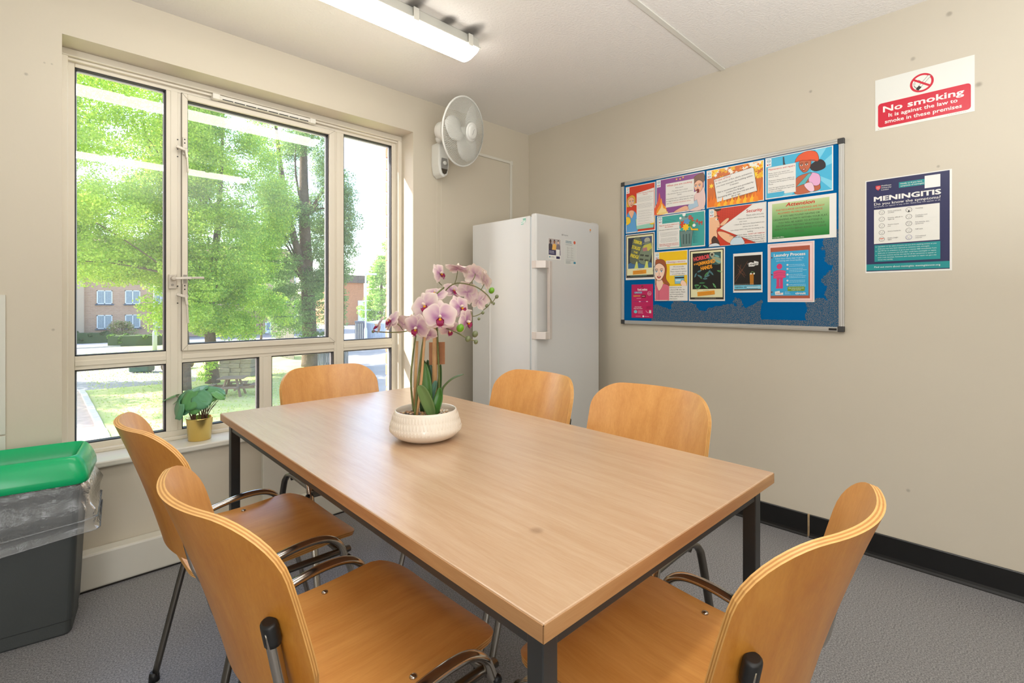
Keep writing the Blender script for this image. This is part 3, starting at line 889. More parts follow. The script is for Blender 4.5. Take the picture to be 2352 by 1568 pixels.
# ---- noticeboard
def felt_mat():
    m = bpy.data.materials.new('worn_blue_felt'); m.use_nodes = True
    nt = m.node_tree; b = nt.nodes['Principled BSDF']; L = nt.links
    tc = nt.nodes.new('ShaderNodeTexCoord')
    sep = nt.nodes.new('ShaderNodeSeparateXYZ'); L.new(tc.outputs['Object'], sep.inputs[0])
    # worn where posters came off: a band along the bottom and one up the right edge, with ragged outlines
    nz = nt.nodes.new('ShaderNodeTexNoise'); nz.inputs['Scale'].default_value = 7; nz.inputs['Detail'].default_value = 6
    L.new(tc.outputs['Object'], nz.inputs['Vector'])
    def mth(op, a, b_=None, clamp=False):
        n = nt.nodes.new('ShaderNodeMath'); n.operation = op; n.use_clamp = clamp
        for i, q in enumerate((a, b_)):
            if q is None: continue
            if isinstance(q, (int, float)): n.inputs[i].default_value = q
            else: L.new(q, n.inputs[i])
        return n.outputs[0]
    edge = mth('MULTIPLY', mth('SUBTRACT', nz.outputs['Fac'], 0.5), 0.34)
    bottom = mth('LESS_THAN', mth('ADD', sep.outputs['Y'], edge), -0.760)      # local y runs from 0 (top) to -0.9
    left_ok = mth('GREATER_THAN', sep.outputs['X'], 0.21)
    gap = mth('LESS_THAN', mth('ABSOLUTE', mth('SUBTRACT', mth('ADD', sep.outputs['X'], mth('MULTIPLY', edge, 0.5)), 0.93)), 0.10)
    gap = mth('MULTIPLY', gap, mth('GREATER_THAN', sep.outputs['Y'], -0.845))
    bottom = mth('MULTIPLY', mth('MULTIPLY', bottom, left_ok), mth('SUBTRACT', 1.0, gap))
    right = mth('GREATER_THAN', mth('ADD', sep.outputs['X'], mth('MULTIPLY', edge, 0.9)), 1.125)
    right = mth('MULTIPLY', right, mth('LESS_THAN', mth('ADD', sep.outputs['Y'], edge), -0.42))
    worn = mth('MAXIMUM', bottom, right)
    n2 = nt.nodes.new('ShaderNodeTexNoise'); n2.inputs['Scale'].default_value = 420; n2.inputs['Detail'].default_value = 2
    L.new(tc.outputs['Object'], n2.inputs['Vector'])
    th = nt.nodes.new('ShaderNodeMapRange'); th.inputs['From Min'].default_value = 0.53; th.inputs['From Max'].default_value = 0.68
    L.new(n2.outputs['Fac'], th.inputs['Value'])
    fac = mth('MULTIPLY', worn, th.outputs['Result'], True)
    base = nt.nodes.new('ShaderNodeMix'); base.data_type = 'RGBA'
    base.inputs['A'].default_value = lin((0, 92, 150)); base.inputs['B'].default_value = lin((26, 84, 120)); L.new(worn, base.inputs['Factor'])
    mx = nt.nodes.new('ShaderNodeMix'); mx.data_type = 'RGBA'
    L.new(base.outputs['Result'], mx.inputs['A']); mx.inputs['B'].default_value = lin((176, 152, 110)); L.new(fac, mx.inputs['Factor'])
    L.new(mx.outputs['Result'], b.inputs['Base Color']); b.inputs['Roughness'].default_value = 0.95
    b.inputs['Specular IOR Level'].default_value = 0.1
    bp = nt.nodes.new('ShaderNodeBump'); bp.inputs['Strength'].default_value = 0.3; bp.inputs['Distance'].default_value = 0.002
    L.new(n2.outputs['Fac'], bp.inputs['Height']); L.new(bp.outputs['Normal'], b.inputs['Normal'])
    return m
m_alu = mat('satin_aluminium', (196, 196, 192), 0.35, 0.75)
BT, BB, BL, BR = 1.889, 0.996, 1.758, 0.560     # board: top, bottom, left (y), right (y)
brd = thing('noticeboard', 'blue felt noticeboard in an aluminium frame, worn along its lower edge', 'noticeboard', (RX, BL, BT))
brd.matrix_world = Matrix.Translation((RX, BL, BT)) @ ROT_R.to_4x4()
BW, BH = BL - BR, BT - BB
MB().box(0.012, BW - 0.012, -BH + 0.012, -0.012, 0.002, 0.014).build('felt_panel', felt_mat(), brd)
for (a, b, c, d) in ((0.02, BW - 0.02, -0.021, 0.0), (0.02, BW - 0.02, -BH, -BH + 0.021), (0, 0.021, -BH + 0.02, -0.02), (BW - 0.021, BW, -BH + 0.02, -0.02)):
    f = MB().box(a, b, c, d, 0.0, 0.019)
    if b - a > d - c: f.box(a, b, (c + d) / 2 - 0.001, (c + d) / 2 + 0.001, 0.018, 0.0205)
    else: f.box((a + b) / 2 - 0.001, (a + b) / 2 + 0.001, c, d, 0.018, 0.0205)
    f.build('frame_bar', m_alu, brd, bevel=0.002)
for cx in (0.012, BW - 0.012):
    for cy in (-0.012, -BH + 0.012):
        MB().box(cx - 0.0135, cx + 0.0135, cy - 0.0135, cy + 0.0135, 0.0, 0.022).build('corner_cap', mat('dark_grey_cap', (58, 58, 58), 0.5), brd, bevel=0.003)
MB().box(BW - 0.06, BW - 0.028, -BH + 0.005, -BH + 0.015, 0.019, 0.0215).build('maker_label', m_black, brd)

G = 'notices pinned to the blue noticeboard'
PX = BRD_X - 0.0012
def notice(label, yL, zT, w, h, art, tilt=0.0, paper=None):
    return sheet('poster', label, 'poster', PX, yL, zT, w, h, art, G, ROT_R, 0.0006, paper, tilt)

def art_clean(p, t):
    p.rect(4, 4, 201, 286, (206, 60, 36)); p.clip = (4, 4, 201, 286); logo(p, t, 4, 6, 0.9)
    p.blob([(6, 112), (10, 78), (26, 62), (48, 56), (66, 70), (70, 96), (64, 118), (14, 128)], (222, 172, 60), K, 1)
    p.blob([(20, 160), (60, 158), (78, 190), (84, 286), (4, 286), (4, 200)], (92, 160, 214), K, 1)
    p.blob([(20, 160), (40, 150), (60, 160), (50, 190), (40, 200)], SKIN, K, 0.8)
    face(p, 38, 98, 30, SKIN, turn=0.1)
    p.shape([(70, 208), (201, 208), (194, 274), (78, 274)], (150, 206, 186), K, 1.2)
    p.blob([(4, 190), (30, 196), (34, 225), (10, 240), (4, 230)], (240, 200, 50), K, 1)
    p.blob([(170, 222), (201, 216), (201, 250), (172, 252)], (240, 200, 50), K, 1)
    p.shape([(78, 50), (198, 34), (198, 244), (78, 252)], WHITE); p.shape([(79, 110), (54, 116), (79, 124)], WHITE)
    t.text('Kitchen Cleaning and Rubbish', 138, 56, 6.5, RED, 'c', 0.005, 112); t.text('Disposal', 138, 67, 6.5, RED, 'c', 0.005)
    p.bars(84, 192, 80, 5, 6.2); p.bars(84, 192, 120, 5, 6.2)
    for k in range(5): p.bars(90, 192, 162 + k * 15, 2, 5.6)
    p.bars(86, 190, 238, 2, 5.4, RED)
def art_cook(p, t):
    p.rect(4, 4, 292, 206, (140, 74, 142)); logo(p, t, 4, 4)
    for (x, w, h, c) in ((24, 66, 130, (226, 96, 60)), (36, 60, 96, (240, 150, 40)), (40, 50, 62, (240, 214, 150))):
        p.flame(x, 206, w, h, c)
    p.rect(4, 196, 76, 206, (236, 206, 130))
    for (x, y) in ((130, 16), (152, 18), (170, 12)): p.star(x, y, 7, 5, (238, 200, 60), 0.4)
    p.blob([(240, 110), (292, 90), (292, 206), (180, 206), (200, 180), (236, 170)], (226, 196, 190), K, 1)
    p.blob([(112, 206), (150, 186), (190, 178), (200, 200), (170, 206)], SKIN, K, 1)
    p.shape([(200, 176), (252, 152), (262, 190), (206, 206)], (170, 196, 214), K, 0.8)
    p.blob([(228, 62), (240, 20), (290, 10), (292, 60)], (120, 84, 66), K, 1)
    face(p, 262, 78, 34, SKIN, (170, 40, 36), turn=-0.15, smile=False); p.ell(258, 104, 9, 12, (120, 26, 26), 14)
    p.shape([(62, 32), (236, 32), (236, 172), (62, 172)], WHITE); p.shape([(235, 108), (256, 104), (235, 128)], WHITE)
    t.text('When you are cooking:', 148, 51, 11, RED, 'c', 0.012, 156)
    t.text('Please ensure:', 148, 68, 6, GREY, 'c'); t.text('• The kitchen door is closed.', 148, 84, 6, GREY, 'c')
    t.text('• The extractor fan is on and the window', 148, 98, 6, GREY, 'c', 0, 160); t.text('opened.', 148, 109, 6, GREY, 'c')
    t.text('If the kitchen door is opened the alarms may', 149, 127, 6, GREY, 'c', 0, 166); t.text('be triggered and you will be liable for a false', 149, 140, 6, GREY, 'c', 0, 166)
    t.text('alarm and', 68, 153, 6, GREY); t.text('could face disciplinary action.', 106, 153, 6, RED, 'l', 0.006, 112)
def art_fire(p, t):
    p.rect(4, 4, 294, 204, (206, 104, 30)); p.clip = (4, 4, 294, 204)
    R = random.Random(4)
    for k in range(80):
        p.star(R.choice([R.uniform(4, 60), R.uniform(235, 294), R.uniform(40, 260)]), R.uniform(4, 90) if k % 2 else R.uniform(4, 30), R.uniform(8, 20), 6, R.choice([(250, 208, 40), (240, 140, 20), (240, 236, 220), (236, 176, 30)]), 0.45, R.random())
    for k in range(16): p.flame(8 + k * 19, 206, 34, R.uniform(60, 110) if k in (0, 1, 2, 13, 14, 15) else R.uniform(25, 45), (232, 118, 18))
    p.clip = None; logo(p, t, 4, 6)
    rr = math.radians(8)
    def rp(x, y): return (150 + (x - 150) * math.cos(rr) + (y - 100) * math.sin(rr), 100 - (x - 150) * math.sin(rr) + (y - 100) * math.cos(rr))
    p.shape([rp(48, 42), rp(252, 42), rp(258, 48), rp(258, 170), rp(48, 170)], WHITE, K, 1.6)
    for k in range(13): p.flame(56 + k * 17, 206, 24, R.uniform(28, 56), (246, 186, 30) if k % 2 else (240, 140, 20))
    L = [('In case of Fire!', 56, 10, RED, 'l'), ('In the event of fire alarm activation,', 72, 8, GREY, 'c'), ('you must evacuate the building within', 88, 8, GREY, 'c'), ('3 minutes.', 102, 8, GREY, 'c'),
         ('This is recommended time provided by', 122, 8, GREY, 'c'), ('London Fire Brigade.', 136, 8, GREY, 'c'), ('Evacuating after this time may put your', 150, 8, GREY, 'c'), ('life at risk.', 163, 8, GREY, 'c')]
    for (s, y, h, c, al) in L:
        x, yy = rp(54 if al == 'l' else 152, y); t.text(s, x, yy, h, c, al, 0.008, 190 if len(s) > 34 else None, rr)
def art_maint(p, t):
    p.rect(4, 4, 292, 205, (74, 178, 214))
    p.clip = (4, 4, 292, 205)
    for k in range(9):
        a = -1.5 + k * 0.42; p.poly([(205, 110), (205 + 300 * math.cos(a), 110 + 300 * math.sin(a)), (205 + 300 * math.cos(a + 0.15), 110 + 300 * math.sin(a + 0.15))], (124, 204, 228))
    p.clip = None
    logo(p, t, 4, 6)
    p.shape([(82, 10), (87, 10), (90, 40), (98, 60), (84, 64), (83, 42)], (70, 74, 80), K, 0.8)
    p.blob([(204, 74), (240, 54), (262, 70), (264, 98), (230, 108), (206, 96)], (52, 46, 50), K, 1, 4)
    p.blob([(136, 150), (150, 120), (206, 110), (240, 128), (244, 170), (236, 200), (150, 200), (138, 190)], (186, 100, 70), K, 1.2)
    p.blob([(206, 112), (240, 126), (244, 168), (222, 176), (196, 150)], (226, 170, 206), K, 1.2)
    p.shape([(196, 112), (210, 114), (170, 176), (140, 180), (140, 170)], (92, 176, 180), K, 1)
    p.blob([(138, 172), (196, 160), (216, 184), (200, 204), (140, 204)], (186, 100, 70), K, 1.2)
    p.blob([(176, 164), (208, 158), (220, 196), (200, 200)], (232, 196, 210), K, 1)
    face(p, 180, 68, 34, (190, 104, 74), (180, 60, 50), (60, 40, 30), -0.12)
    p.blob([(138, 44), (154, 16), (190, 4), (228, 16), (238, 58), (210, 50), (170, 46)], (222, 92, 56), K, 1.3)
    p.line([(136, 46), (170, 44), (234, 60)], 4, (190, 70, 40))
    p.shape([(12, 50), (140, 50), (140, 192), (88, 192), (88, 180), (12, 180)], WHITE, (170, 180, 180), 0.6)
    t.text('Maintenance and repairs', 76, 66, 9, RED, 'c', 0.012, 120)
    for i, s in enumerate(['Please report any repairs and', 'maintenance issues as soon as you', 'discover them.', '', 'Maintenance Request Forms (MRFs) can', 'be found at the Reception in Writtle', 'House.', '', 'Once the repair has been reported the', 'Caretaker will deal with your repair issue', 'as soon as possible.']):
        if s: t.text(s, 16, 84 + i * 9.2, 5.6, GREY, 'l', 0, 118 if len(s) > 34 else None)
def art_terror(p, t):
    p.rect(4, 5, 197, 272, (64, 58, 48)); p.rect(9, 11, 192, 266, (226, 222, 178)); p.rect(18, 22, 184, 214, (40, 46, 60))
    p.clip = (18, 22, 184, 214)
    p.ell(100, 214, 100, 50, (70, 110, 150)); p.ell(150, 50, 60, 30, (70, 86, 120))
    p.blob([(56, 30), (92, 22), (118, 60), (96, 180), (30, 170), (44, 80)], (96, 104, 84), K, 1, 3)
    p.blob([(118, 80), (176, 60), (190, 90), (160, 190), (92, 172)], (120, 134, 112), K, 1.5, 3)
    p.ell(152, 46, 20, 17, (168, 170, 150)); p.ell(146, 60, 30, 5, (120, 126, 112), 14, -0.2)
    p.shape([(128, 76), (176, 66), (184, 96), (160, 112), (120, 100)], (196, 190, 80)); p.shape([(120, 92), (150, 88), (154, 110), (124, 112)], (176, 120, 120))
    for (x, y) in ((104, 126), (138, 132), (100, 152), (136, 160)): p.shape([(x, y), (x + 28, y + 4), (x + 24, y + 18), (x - 4, y + 12)], (66, 74, 62), (150, 160, 130), 1.2)
    for x in (76, 146): p.poly([(x, 172), (x + 8, 172), (x + 14, 214), (x - 14, 214)], (206, 214, 110))
    p.clip = None
    for (s, x, y, h) in (('TERROR', 84, 62, 20), ('STALKS', 72, 96, 20), ('THE', 70, 120, 12), ('FRIDGE', 62, 148, 20)):
        t.text(s, x, y, h, (222, 206, 60), 'c', 0.03, 60 if s != 'THE' else 30, -0.30)
    p.shape([(52, 228), (146, 224), (146, 248), (52, 252)], (226, 150, 40)); p.bars(60, 140, 234, 3, 5.5, (110, 70, 30)); p.bars(80, 118, 221, 1, 5, K)
    p.rect(9, 256, 192, 266, (48, 46, 44)); p.bars(34, 168, 261, 1, 4, (90, 130, 120), 4)
def art_rubbish(p, t):
    p.rect(5, 5, 291, 195, (62, 164, 158)); p.rect(8, 10, 14, 190, WHITE)
    logo(p, t, 10, 8)
    R = random.Random(3)
    for i in range(9):
        for j in range(14): p.ell(228 + i * 6.2, 70 + j * 8, 2.6 * (1 - i / 10), 2.6 * (1 - i / 10), (24, 70, 70), 8); p.n -= 1
    p.n += 1
    for (a, b) in (((60, 20), (120, 40)), ((50, 34), (100, 48))): p.line([a, b], 1, (30, 110, 110))
    p.shape([(146, 104), (226, 104), (214, 194), (156, 194)], (104, 132, 128), K, 1.6)
    for x in (164, 182, 200): p.rrect(x, 122, x + 9, 180, 4, (70, 96, 94))
    p.star(170, 66, 30, 8, (206, 64, 40), 0.55); p.star(206, 62, 30, 8, (72, 150, 72), 0.6, 0.3); p.star(188, 50, 24, 7, (86, 150, 200), 0.6); p.star(182, 84, 24, 8, (246, 196, 40), 0.6)
    p.shape([(206, 74), (222, 96), (254, 98), (258, 110), (214, 104)], (240, 190, 40), K, 1)
    p.ell(176, 32, 34, 9, (128, 160, 156), 20, -0.2); p.ell(186, 24, 10, 5, (90, 120, 118))
    for (x, y, r) in ((172, 10, 10), (150, 28, 7), (232, 78, 9)): p.ell(x, y, r, r, (236, 236, 230), 12)
    for (i, c) in enumerate('BLAM'): t.text(c, 200 + i * 20, 40 + i * 13, 22, RED, 'l', 0.03, 18, -0.1)
    p.shape([(12, 48), (144, 48), (144, 192), (12, 192)], WHITE); p.shape([(143, 86), (152, 92), (143, 98)], WHITE)
    t.text('Please do not throw rubbish out of', 78, 62, 7, RED, 'c', 0.008, 122); t.text('the windows', 78, 73, 7, RED, 'c', 0.008)
    t.text('Please place all rubbish in the outside bins', 78, 88, 5.6, GREY, 'c', 0, 124)
    p.bars(18, 138, 102, 4, 7, GREY, 1.2, 0.2, 'c'); p.bars(18, 138, 136, 4, 7, GREY, 1.2, 0.2, 'c')
    t.text('Please help us to keep environment', 78, 172, 6.4, RED, 'c', 0.008, 122); t.text('clean and pleasant for everyone to', 78, 180.5, 6.4, RED, 'c', 0.008, 122); t.text('enjoy.', 78, 188, 6.4, RED, 'c', 0.008)
def art_sec(p, t):
    p.rect(3, 3, 294, 206, (200, 56, 32))
    for i in range(15):
        for j in range(9): p.ell(66 + i * 9, 8 + j * 9, 2.2, 2.2, (150, 40, 26), 6); p.n -= 1
    p.n += 1
    p.clip = (3, 3, 294, 206)
    p.blob([(-20, 10), (34, 2), (48, 50), (62, 96), (44, 120), (46, 160), (10, 190), (-20, 200)], (238, 186, 146), K, 1.4)
    p.blob([(20, -8), (60, -6), (66, 10), (42, 16)], (66, 44, 36), K, 1)
    p.blob([(30, 150), (50, 170), (60, 206), (24, 206), (14, 170)], (74, 48, 40))
    p.blob([(50, 128), (90, 136), (150, 176), (130, 200), (96, 186), (58, 150)], (238, 186, 146), K, 1.2)
    p.blob([(60, 92), (96, 62), (110, 66), (84, 96)], (238, 186, 146), K, 1.2)
    p.blob([(126, 176), (164, 160), (190, 206), (120, 206)], (196, 214, 224), K, 1.2)
    p.blob([(3, 196), (40, 190), (60, 206), (3, 206)], (214, 222, 228), K, 1)
    p.clip = None
    p.ell(44, 60, 7, 5, (240, 240, 236), 10); p.ell(47, 60, 3, 4, K, 8); p.line([(30, 46), (46, 40), (58, 46)], 3, K)
    p.line([(58, 84), (64, 92), (54, 94)], 1.4, (160, 100, 80)); p.line([(44, 108), (54, 108)], 2.5, (150, 60, 50))
    p.shape([(60, 112), (230, 4), (294, 3), (294, 206), (250, 206)], WHITE, (120, 110, 100), 0.6)
    logo(p, t, 4, 6)
    t.text('Security', 200, 44, 16, RED, 'l', 0.02, 78); t.text('Please make sure you:', 200, 60, 6, GREY, 'l', 0, 86); p.line([(200, 62.5), (286, 62.5)], 0.7, GREY)
    for i, (s, x) in enumerate((('• Close your windows before leaving', 150), ('your room', 164), ('• check the doors are closed behind you', 136), ('and are not on a latch', 182), ('• you always know who you are letting in the', 116), ('building', 206))):
        t.text(s, x, 76 + i * 14, 6, GREY, 'l', 0, 292 - x - (4 if i % 2 == 0 else 0) if i in (0, 2, 4) else None)
    t.text("If you don't know them-", 114, 160, 6, GREY, 'l', 0, 92); t.text("DON'T LET THEM IN!", 210, 160, 6, RED, 'l', 0.012, 80)
    for i, s in enumerate(['If you see someone acting suspiciously or', 'someone you are unsure of,', 'alert Accommodation Office', 'Staff immediately.']):
        t.text(s, 290, 170.5 + i * 10.4, 6, GREY, 'r', 0, 158 if i == 0 else None)
def art_att(p, t):
    p.grad(20, 14, 270, 190, (188, 206, 150), (30, 120, 48), 22)
    t.text('Attention', 145, 34, 17, (196, 40, 30), 'c', 0.03, 124, 0.0, 0.25)
    R1 = (206, 74, 44); D = (74, 96, 60)
    for i, (s, c) in enumerate((('PARTIES/LARGE GATHERINGS ARE NOT', R1), ('ALLOWED IN HALLS OF RESIDENCE.', R1), ('IF YOU ARE FOUND HAVING OR', D), ('ORGANISING A PARTY WITHIN YOUR FLAT,', D), ('YOU WILL BE ASKED TO ATTEND A', D), ('DISCIPLINARY MEETING WHICH COULD', D), ('RESULT IN YOU BEING ASKED TO LEAVE', D), ('HALLS.', D))):
        t.text(s, 145, 53 + i * 16, 8.6, c, 'c', 0.008, min(242, 6.6 * len(s)))
    t.text('Local Halls Office', 24, 186, 5, (226, 232, 220), 'l', 0.01)
def art_ref(p, t):
    p.rect(4, 4, 204, 288, (238, 194, 20)); p.clip = (4, 4, 204, 288)
    for i in range(13):
        for j in range(17): p.ell(96 + i * 8.2, 60 + j * 8.2, 2.3, 2.3, (246, 218, 90), 6); p.n -= 1
    p.n += 1
    logo(p, t, 4, 6)
    p.blob([(4, 60), (30, 44), (64, 56), (78, 100), (74, 160), (96, 196), (78, 206), (50, 180), (4, 200)], (160, 84, 48), K, 1.4)
    p.blob([(4, 200), (24, 190), (64, 192), (98, 214), (92, 288), (4, 288)], (214, 108, 128), K, 1.4)
    p.blob([(12, 168), (46, 168), (54, 196), (30, 232), (14, 206)], (244, 206, 180), K, 1)
    face(p, 28, 118, 50, (246, 210, 186), (190, 40, 44), (120, 160, 190), 0.0)
    p.line([(28, 232), (28, 288)], 1.2, (130, 50, 70))
    p.rect(74, 56, 204, 74, WHITE); t.text('Obtaining a reference:', 78, 69, 8.4, RED, 'l', 0.006, 118)
    p.rect(98, 86, 204, 144, WHITE)
    for i, s in enumerate(['We can provide', 'references for Banks,', 'Please request in person', 'in Local Halls office.']): t.text(s, 152, 97 + i * 14, 7, GREY, 'c', 0, 98 if i == 2 else None)
    p.shape([(128, 148), (186, 146), (188, 192), (130, 194)], (130, 190, 214), K, 1); p.rect(130, 154, 186, 162, K); p.rect(134, 168, 166, 178, (200, 224, 234))
    p.blob([(164, 190), (176, 172), (196, 186), (202, 206), (176, 208)], (246, 210, 186), K, 1)
    p.rect(94, 206, 204, 288, WHITE)
    for i, s in enumerate(['References can be', 'collected 48h after the', 'original request. Please', 'ask Accommodation', 'Office staff for more', 'information.']): t.text(s, 98, 218 + i * 13, 7, GREY, 'l', 0, 96 if i == 2 else None)
def art_horror(p, t):
    p.rect(6, 8, 198, 284, (64, 58, 48)); p.rect(12, 14, 192, 272, (226, 222, 178)); p.rect(22, 24, 182, 226, (18, 20, 20))
    p.clip = (22, 24, 182, 226); R = random.Random(8)
    p.ell(160, 60, 50, 34, (54, 92, 92))
    for k in range(16):
        x, y = R.uniform(26, 176), R.uniform(124, 222); a = R.uniform(-1.2, 1.2); l = R.uniform(12, 22)
        c = R.choice([(86, 150, 90), (60, 120, 76), (110, 176, 110), (84, 130, 140)])
        p.blob([(x - l * math.cos(a), y - l * math.sin(a)), (x + 5 * math.sin(a), y - 5 * math.cos(a)), (x + l * math.cos(a), y + l * math.sin(a)), (x - 5 * math.sin(a), y + 5 * math.cos(a))], c, (20, 40, 26), 1, 4)
        p.ell(x, y, 2.5, 2, (20, 30, 24), 8)
    p.blob([(128, 46), (180, 60), (176, 90), (146, 70)], (150, 160, 130)); p.ell(134, 36, 14, 12, (176, 174, 150)); p.ell(134, 37, 7, 7, (70, 60, 50)); p.ell(134, 37, 3, 3, K)
    for (x, y) in ((160, 46), (168, 76)): p.ell(x, y, 16, 5, (110, 170, 170), 14, 0.4)
    p.clip = None
    for (s, x, y, h, w, c) in (('HORROR', 76, 62, 22, 90, (226, 84, 90)), ('OF THE', 42, 90, 9, 22, (240, 160, 40)), ('UNWASHED', 104, 88, 20, 96, (240, 160, 40)), ('HANDS', 104, 116, 20, 64, (240, 160, 40))):
        t.text(s, x, y, h, c, 'c', 0.03, w, 0.14)
    p.shape([(50, 242), (148, 234), (150, 256), (52, 266)], (226, 150, 40)); p.bars(58, 142, 246, 3, 5.5, (110, 70, 30)); p.bars(84, 118, 233, 1, 5, K)
    p.rect(12, 272, 192, 282, (48, 46, 44)); p.bars(36, 170, 277, 1, 4, (120, 120, 110), 4)
def art_lost(p, t):
    p.rect(5, 14, 141, 196, (26, 22, 20))
    for (a, b) in (((10, 150), (74, 44)), ((22, 60), (60, 108)), ((28, 96), (66, 118)), ((8, 130), (48, 84)), ((40, 60), (30, 110)), ((26, 82), (60, 128))): p.line([a, b], 2, (110, 66, 48))
    p.shape([(84, 112), (104, 108), (104, 166), (86, 166)], (176, 112, 26)); p.line([(84, 112), (96, 98), (110, 106)], 2.5, (110, 150, 90))
    for x in (91, 106): p.ell(x, 110, 4.5, 4, (230, 226, 220), 10)
    p.shape([(74, 56), (90, 50), (106, 54), (106, 44), (128, 50), (126, 66), (110, 68), (106, 72), (80, 72)], (226, 226, 222)); t.text('Lost?', 100, 66, 12, (40, 36, 36), 'c', 0.02, 46)
    p.rect(5, 168, 141, 190, (110, 186, 212)); t.text('nightline', 10, 182, 7.5, (40, 50, 60), 'l', 0.012, 40)
    for k in range(3): p.line([(56 + k * 4 + 2 * math.cos(a), 179 + (3 + k * 2) * math.sin(a)) for a in [-1.2 + 0.6 * i for i in range(5)]], 1.6, (40, 50, 60))
    p.bars(70, 138, 174, 1, 5, (60, 80, 90), 2); p.rect(70, 177, 136, 183, (190, 220, 230)); p.bars(70, 138, 187, 1, 5, (60, 80, 90), 2); p.bars(8, 138, 164, 1, 4, (180, 170, 160), 1.4)
    p.rect(5, 190, 141, 196, (96, 60, 24))
def art_laundry(p, t):
    p.rect(3, 3, 205, 291, (222, 190, 186)); p.rect(10, 10, 198, 284, (236, 206, 202)); p.rect(13, 20, 190, 276, (166, 84, 62))
    p.rect(15, 42, 184, 262, (52, 160, 206))
    t.text('Laundry Process', 100, 66, 14, WHITE, 'c', 0.03, 140)
    t.text('Follow these simple steps to get up', 100, 80, 6.4, (206, 228, 236), 'c', 0, 126); t.text('and running with Circuit laundry...', 100, 91, 6.4, (206, 228, 236), 'c', 0, 118)
    PK = (206, 58, 110)
    p.ell(55, 116, 13, 14, PK); p.rrect(42, 134, 70, 178, 8, PK)
    for y in (138, 150, 162): p.blob([(28, y + 4), (50, y - 4), (80, y), (82, y + 10), (54, y + 13), (30, y + 13)], (214, 72, 122), (160, 36, 84), 1)
    for x in (42, 58): p.shape([(x, 172), (x + 13, 172), (x + 13, 220), (x - 1, 220)], PK); p.ell(x + 5, 221, 9, 6, PK)
    for i, (y, n) in enumerate(((112, 2), (132, 3), (160, 3), (190, 2), (210, 2))):
        p.ell(92, y - 2, 4.5, 4.5, WHITE, 14); t.text(str(i + 1), 92, y + 0.6, 5, PK, 'c', 0.01)
        p.bars(100, 176, y - 2, n, 7.6, (190, 222, 234), 1.6)
    p.rrect(92, 218, 168, 240, 4, (110, 150, 50)); t.text('Visit www.circuit.co.uk', 130, 228, 5.6, WHITE, 'c', 0.01, 68); t.text('to get started', 130, 236, 5.2, WHITE, 'c')
    t.text('circuit', 128, 256, 11, WHITE, 'l', 0.03, 44); p.bars(80, 110, 244, 3, 5, (190, 222, 234), 1.2)
    p.shape([(34, 242), (56, 238), (58, 250), (72, 246), (72, 258), (36, 258)], WHITE); p.bars(40, 66, 248, 2, 5, (180, 60, 90), 1.6)
    for y in (70, 156, 244): p.ell(20, y, 3.5, 3.5, (96, 40, 60), 10)
def art_food(p, t):
    p.rect(0, 0, 148, 206, (188, 18, 88)); p.ell(78, 10, 4, 4, (150, 120, 90), 10)
    t.text('Food outlets', 76, 36, 11, (240, 226, 230), 'c', 0.03, 66); p.line([(44, 39), (110, 39)], 1.2, (240, 226, 230))
    p.rect(18, 44, 74, 56, (50, 110, 170)); t.text('GREGGS', 47, 54, 8, WHITE, 'c', 0.02, 50)
    t.text('SUBWAY', 14, 75, 8.5, (230, 190, 40), 'l', 0.02, 48); p.rect(70, 64, 100, 82, (120, 20, 40)); p.bars(74, 96, 73, 1, 4, WHITE, 3)
    p.ring(124, 56, 13, 1.4, (236, 200, 214), 20, (188, 18, 88)); p.bars(112, 134, 52, 3, 5, (236, 200, 214), 1.6)
    p.bars(36, 70, 86, 1, 4, (236, 200, 214), 2); p.bars(14, 130, 106, 1, 4, (120, 40, 120), 3)
    for x in (52, 102): p.rect(x, 103, x + 12, 108, (236, 210, 220))
    t.text('SAVE MONEY', 46, 142, 5.5, (240, 226, 230), 'c', 0.02, 48); t.text('Stop food waste', 46, 151, 6, (240, 226, 230), 'c', 0.02, 60)
    p.ell(28, 168, 12, 10, (110, 196, 206)); p.bars(46, 84, 162, 4, 5, (236, 200, 214), 1.4)
    p.rect(122, 158, 136, 176, (214, 214, 206)); p.line([(100, 160), (106, 170), (118, 174)], 1.5, (236, 210, 220)); p.bars(104, 136, 136, 3, 6, (130, 20, 60), 3)
    p.bars(30, 70, 196, 1, 4, (236, 200, 214), 1.8); p.ell(82, 196, 6, 6, (240, 230, 232), 12); p.bars(92, 124, 196, 1, 4, (236, 200, 214), 1.8)

notice('kitchen cleaning notice with a woman in a blue dress on red', 1.726, 1.856, 206, 292, art_clean)
notice('purple notice headed When you are cooking with flames and a shouting man', 1.514, 1.862, 297, 212, art_cook)
notice('orange fire notice with flames round a tilted white panel', 1.206, 1.860, 299, 209, art_fire, math.radians(0.2))
notice('light blue notice headed Maintenance and repairs with a woman in an orange hard hat', 0.900, 1.865, 297, 210, art_maint)
notice('dark film style poster reading Terror stalks the fridge', 1.727, 1.555, 202, 284, art_terror)
notice('teal rubbish notice with an exploding dustbin and the word BLAM', 1.510, 1.645, 296, 201, art_rubbish)
notice('red and white notice headed Security with a whispering face', 1.193, 1.645, 298, 208, art_sec)
notice('green notice headed Attention about parties and large gatherings', 0.888, 1.641, 298, 206, art_att)
notice('yellow notice headed Obtaining a reference with a red-haired woman', 1.524, 1.432, 208, 292, art_ref)
notice('dark film style poster reading Horror of the unwashed hands', 1.309, 1.431, 204, 292, art_horror)
notice('small black poster with the word Lost on a white scrap', 1.061, 1.390, 147, 207, art_lost)
notice('blue Laundry Process notice with a pink figure carrying laundry', 0.889, 1.427, 209, 294, art_laundry)
o = notice('small crimson Food outlets leaflet, lowest on the noticeboard', 1.684, 1.241, 146, 206, art_food, 0.0, mat('crimson_card', (188, 18, 88), 0.4))
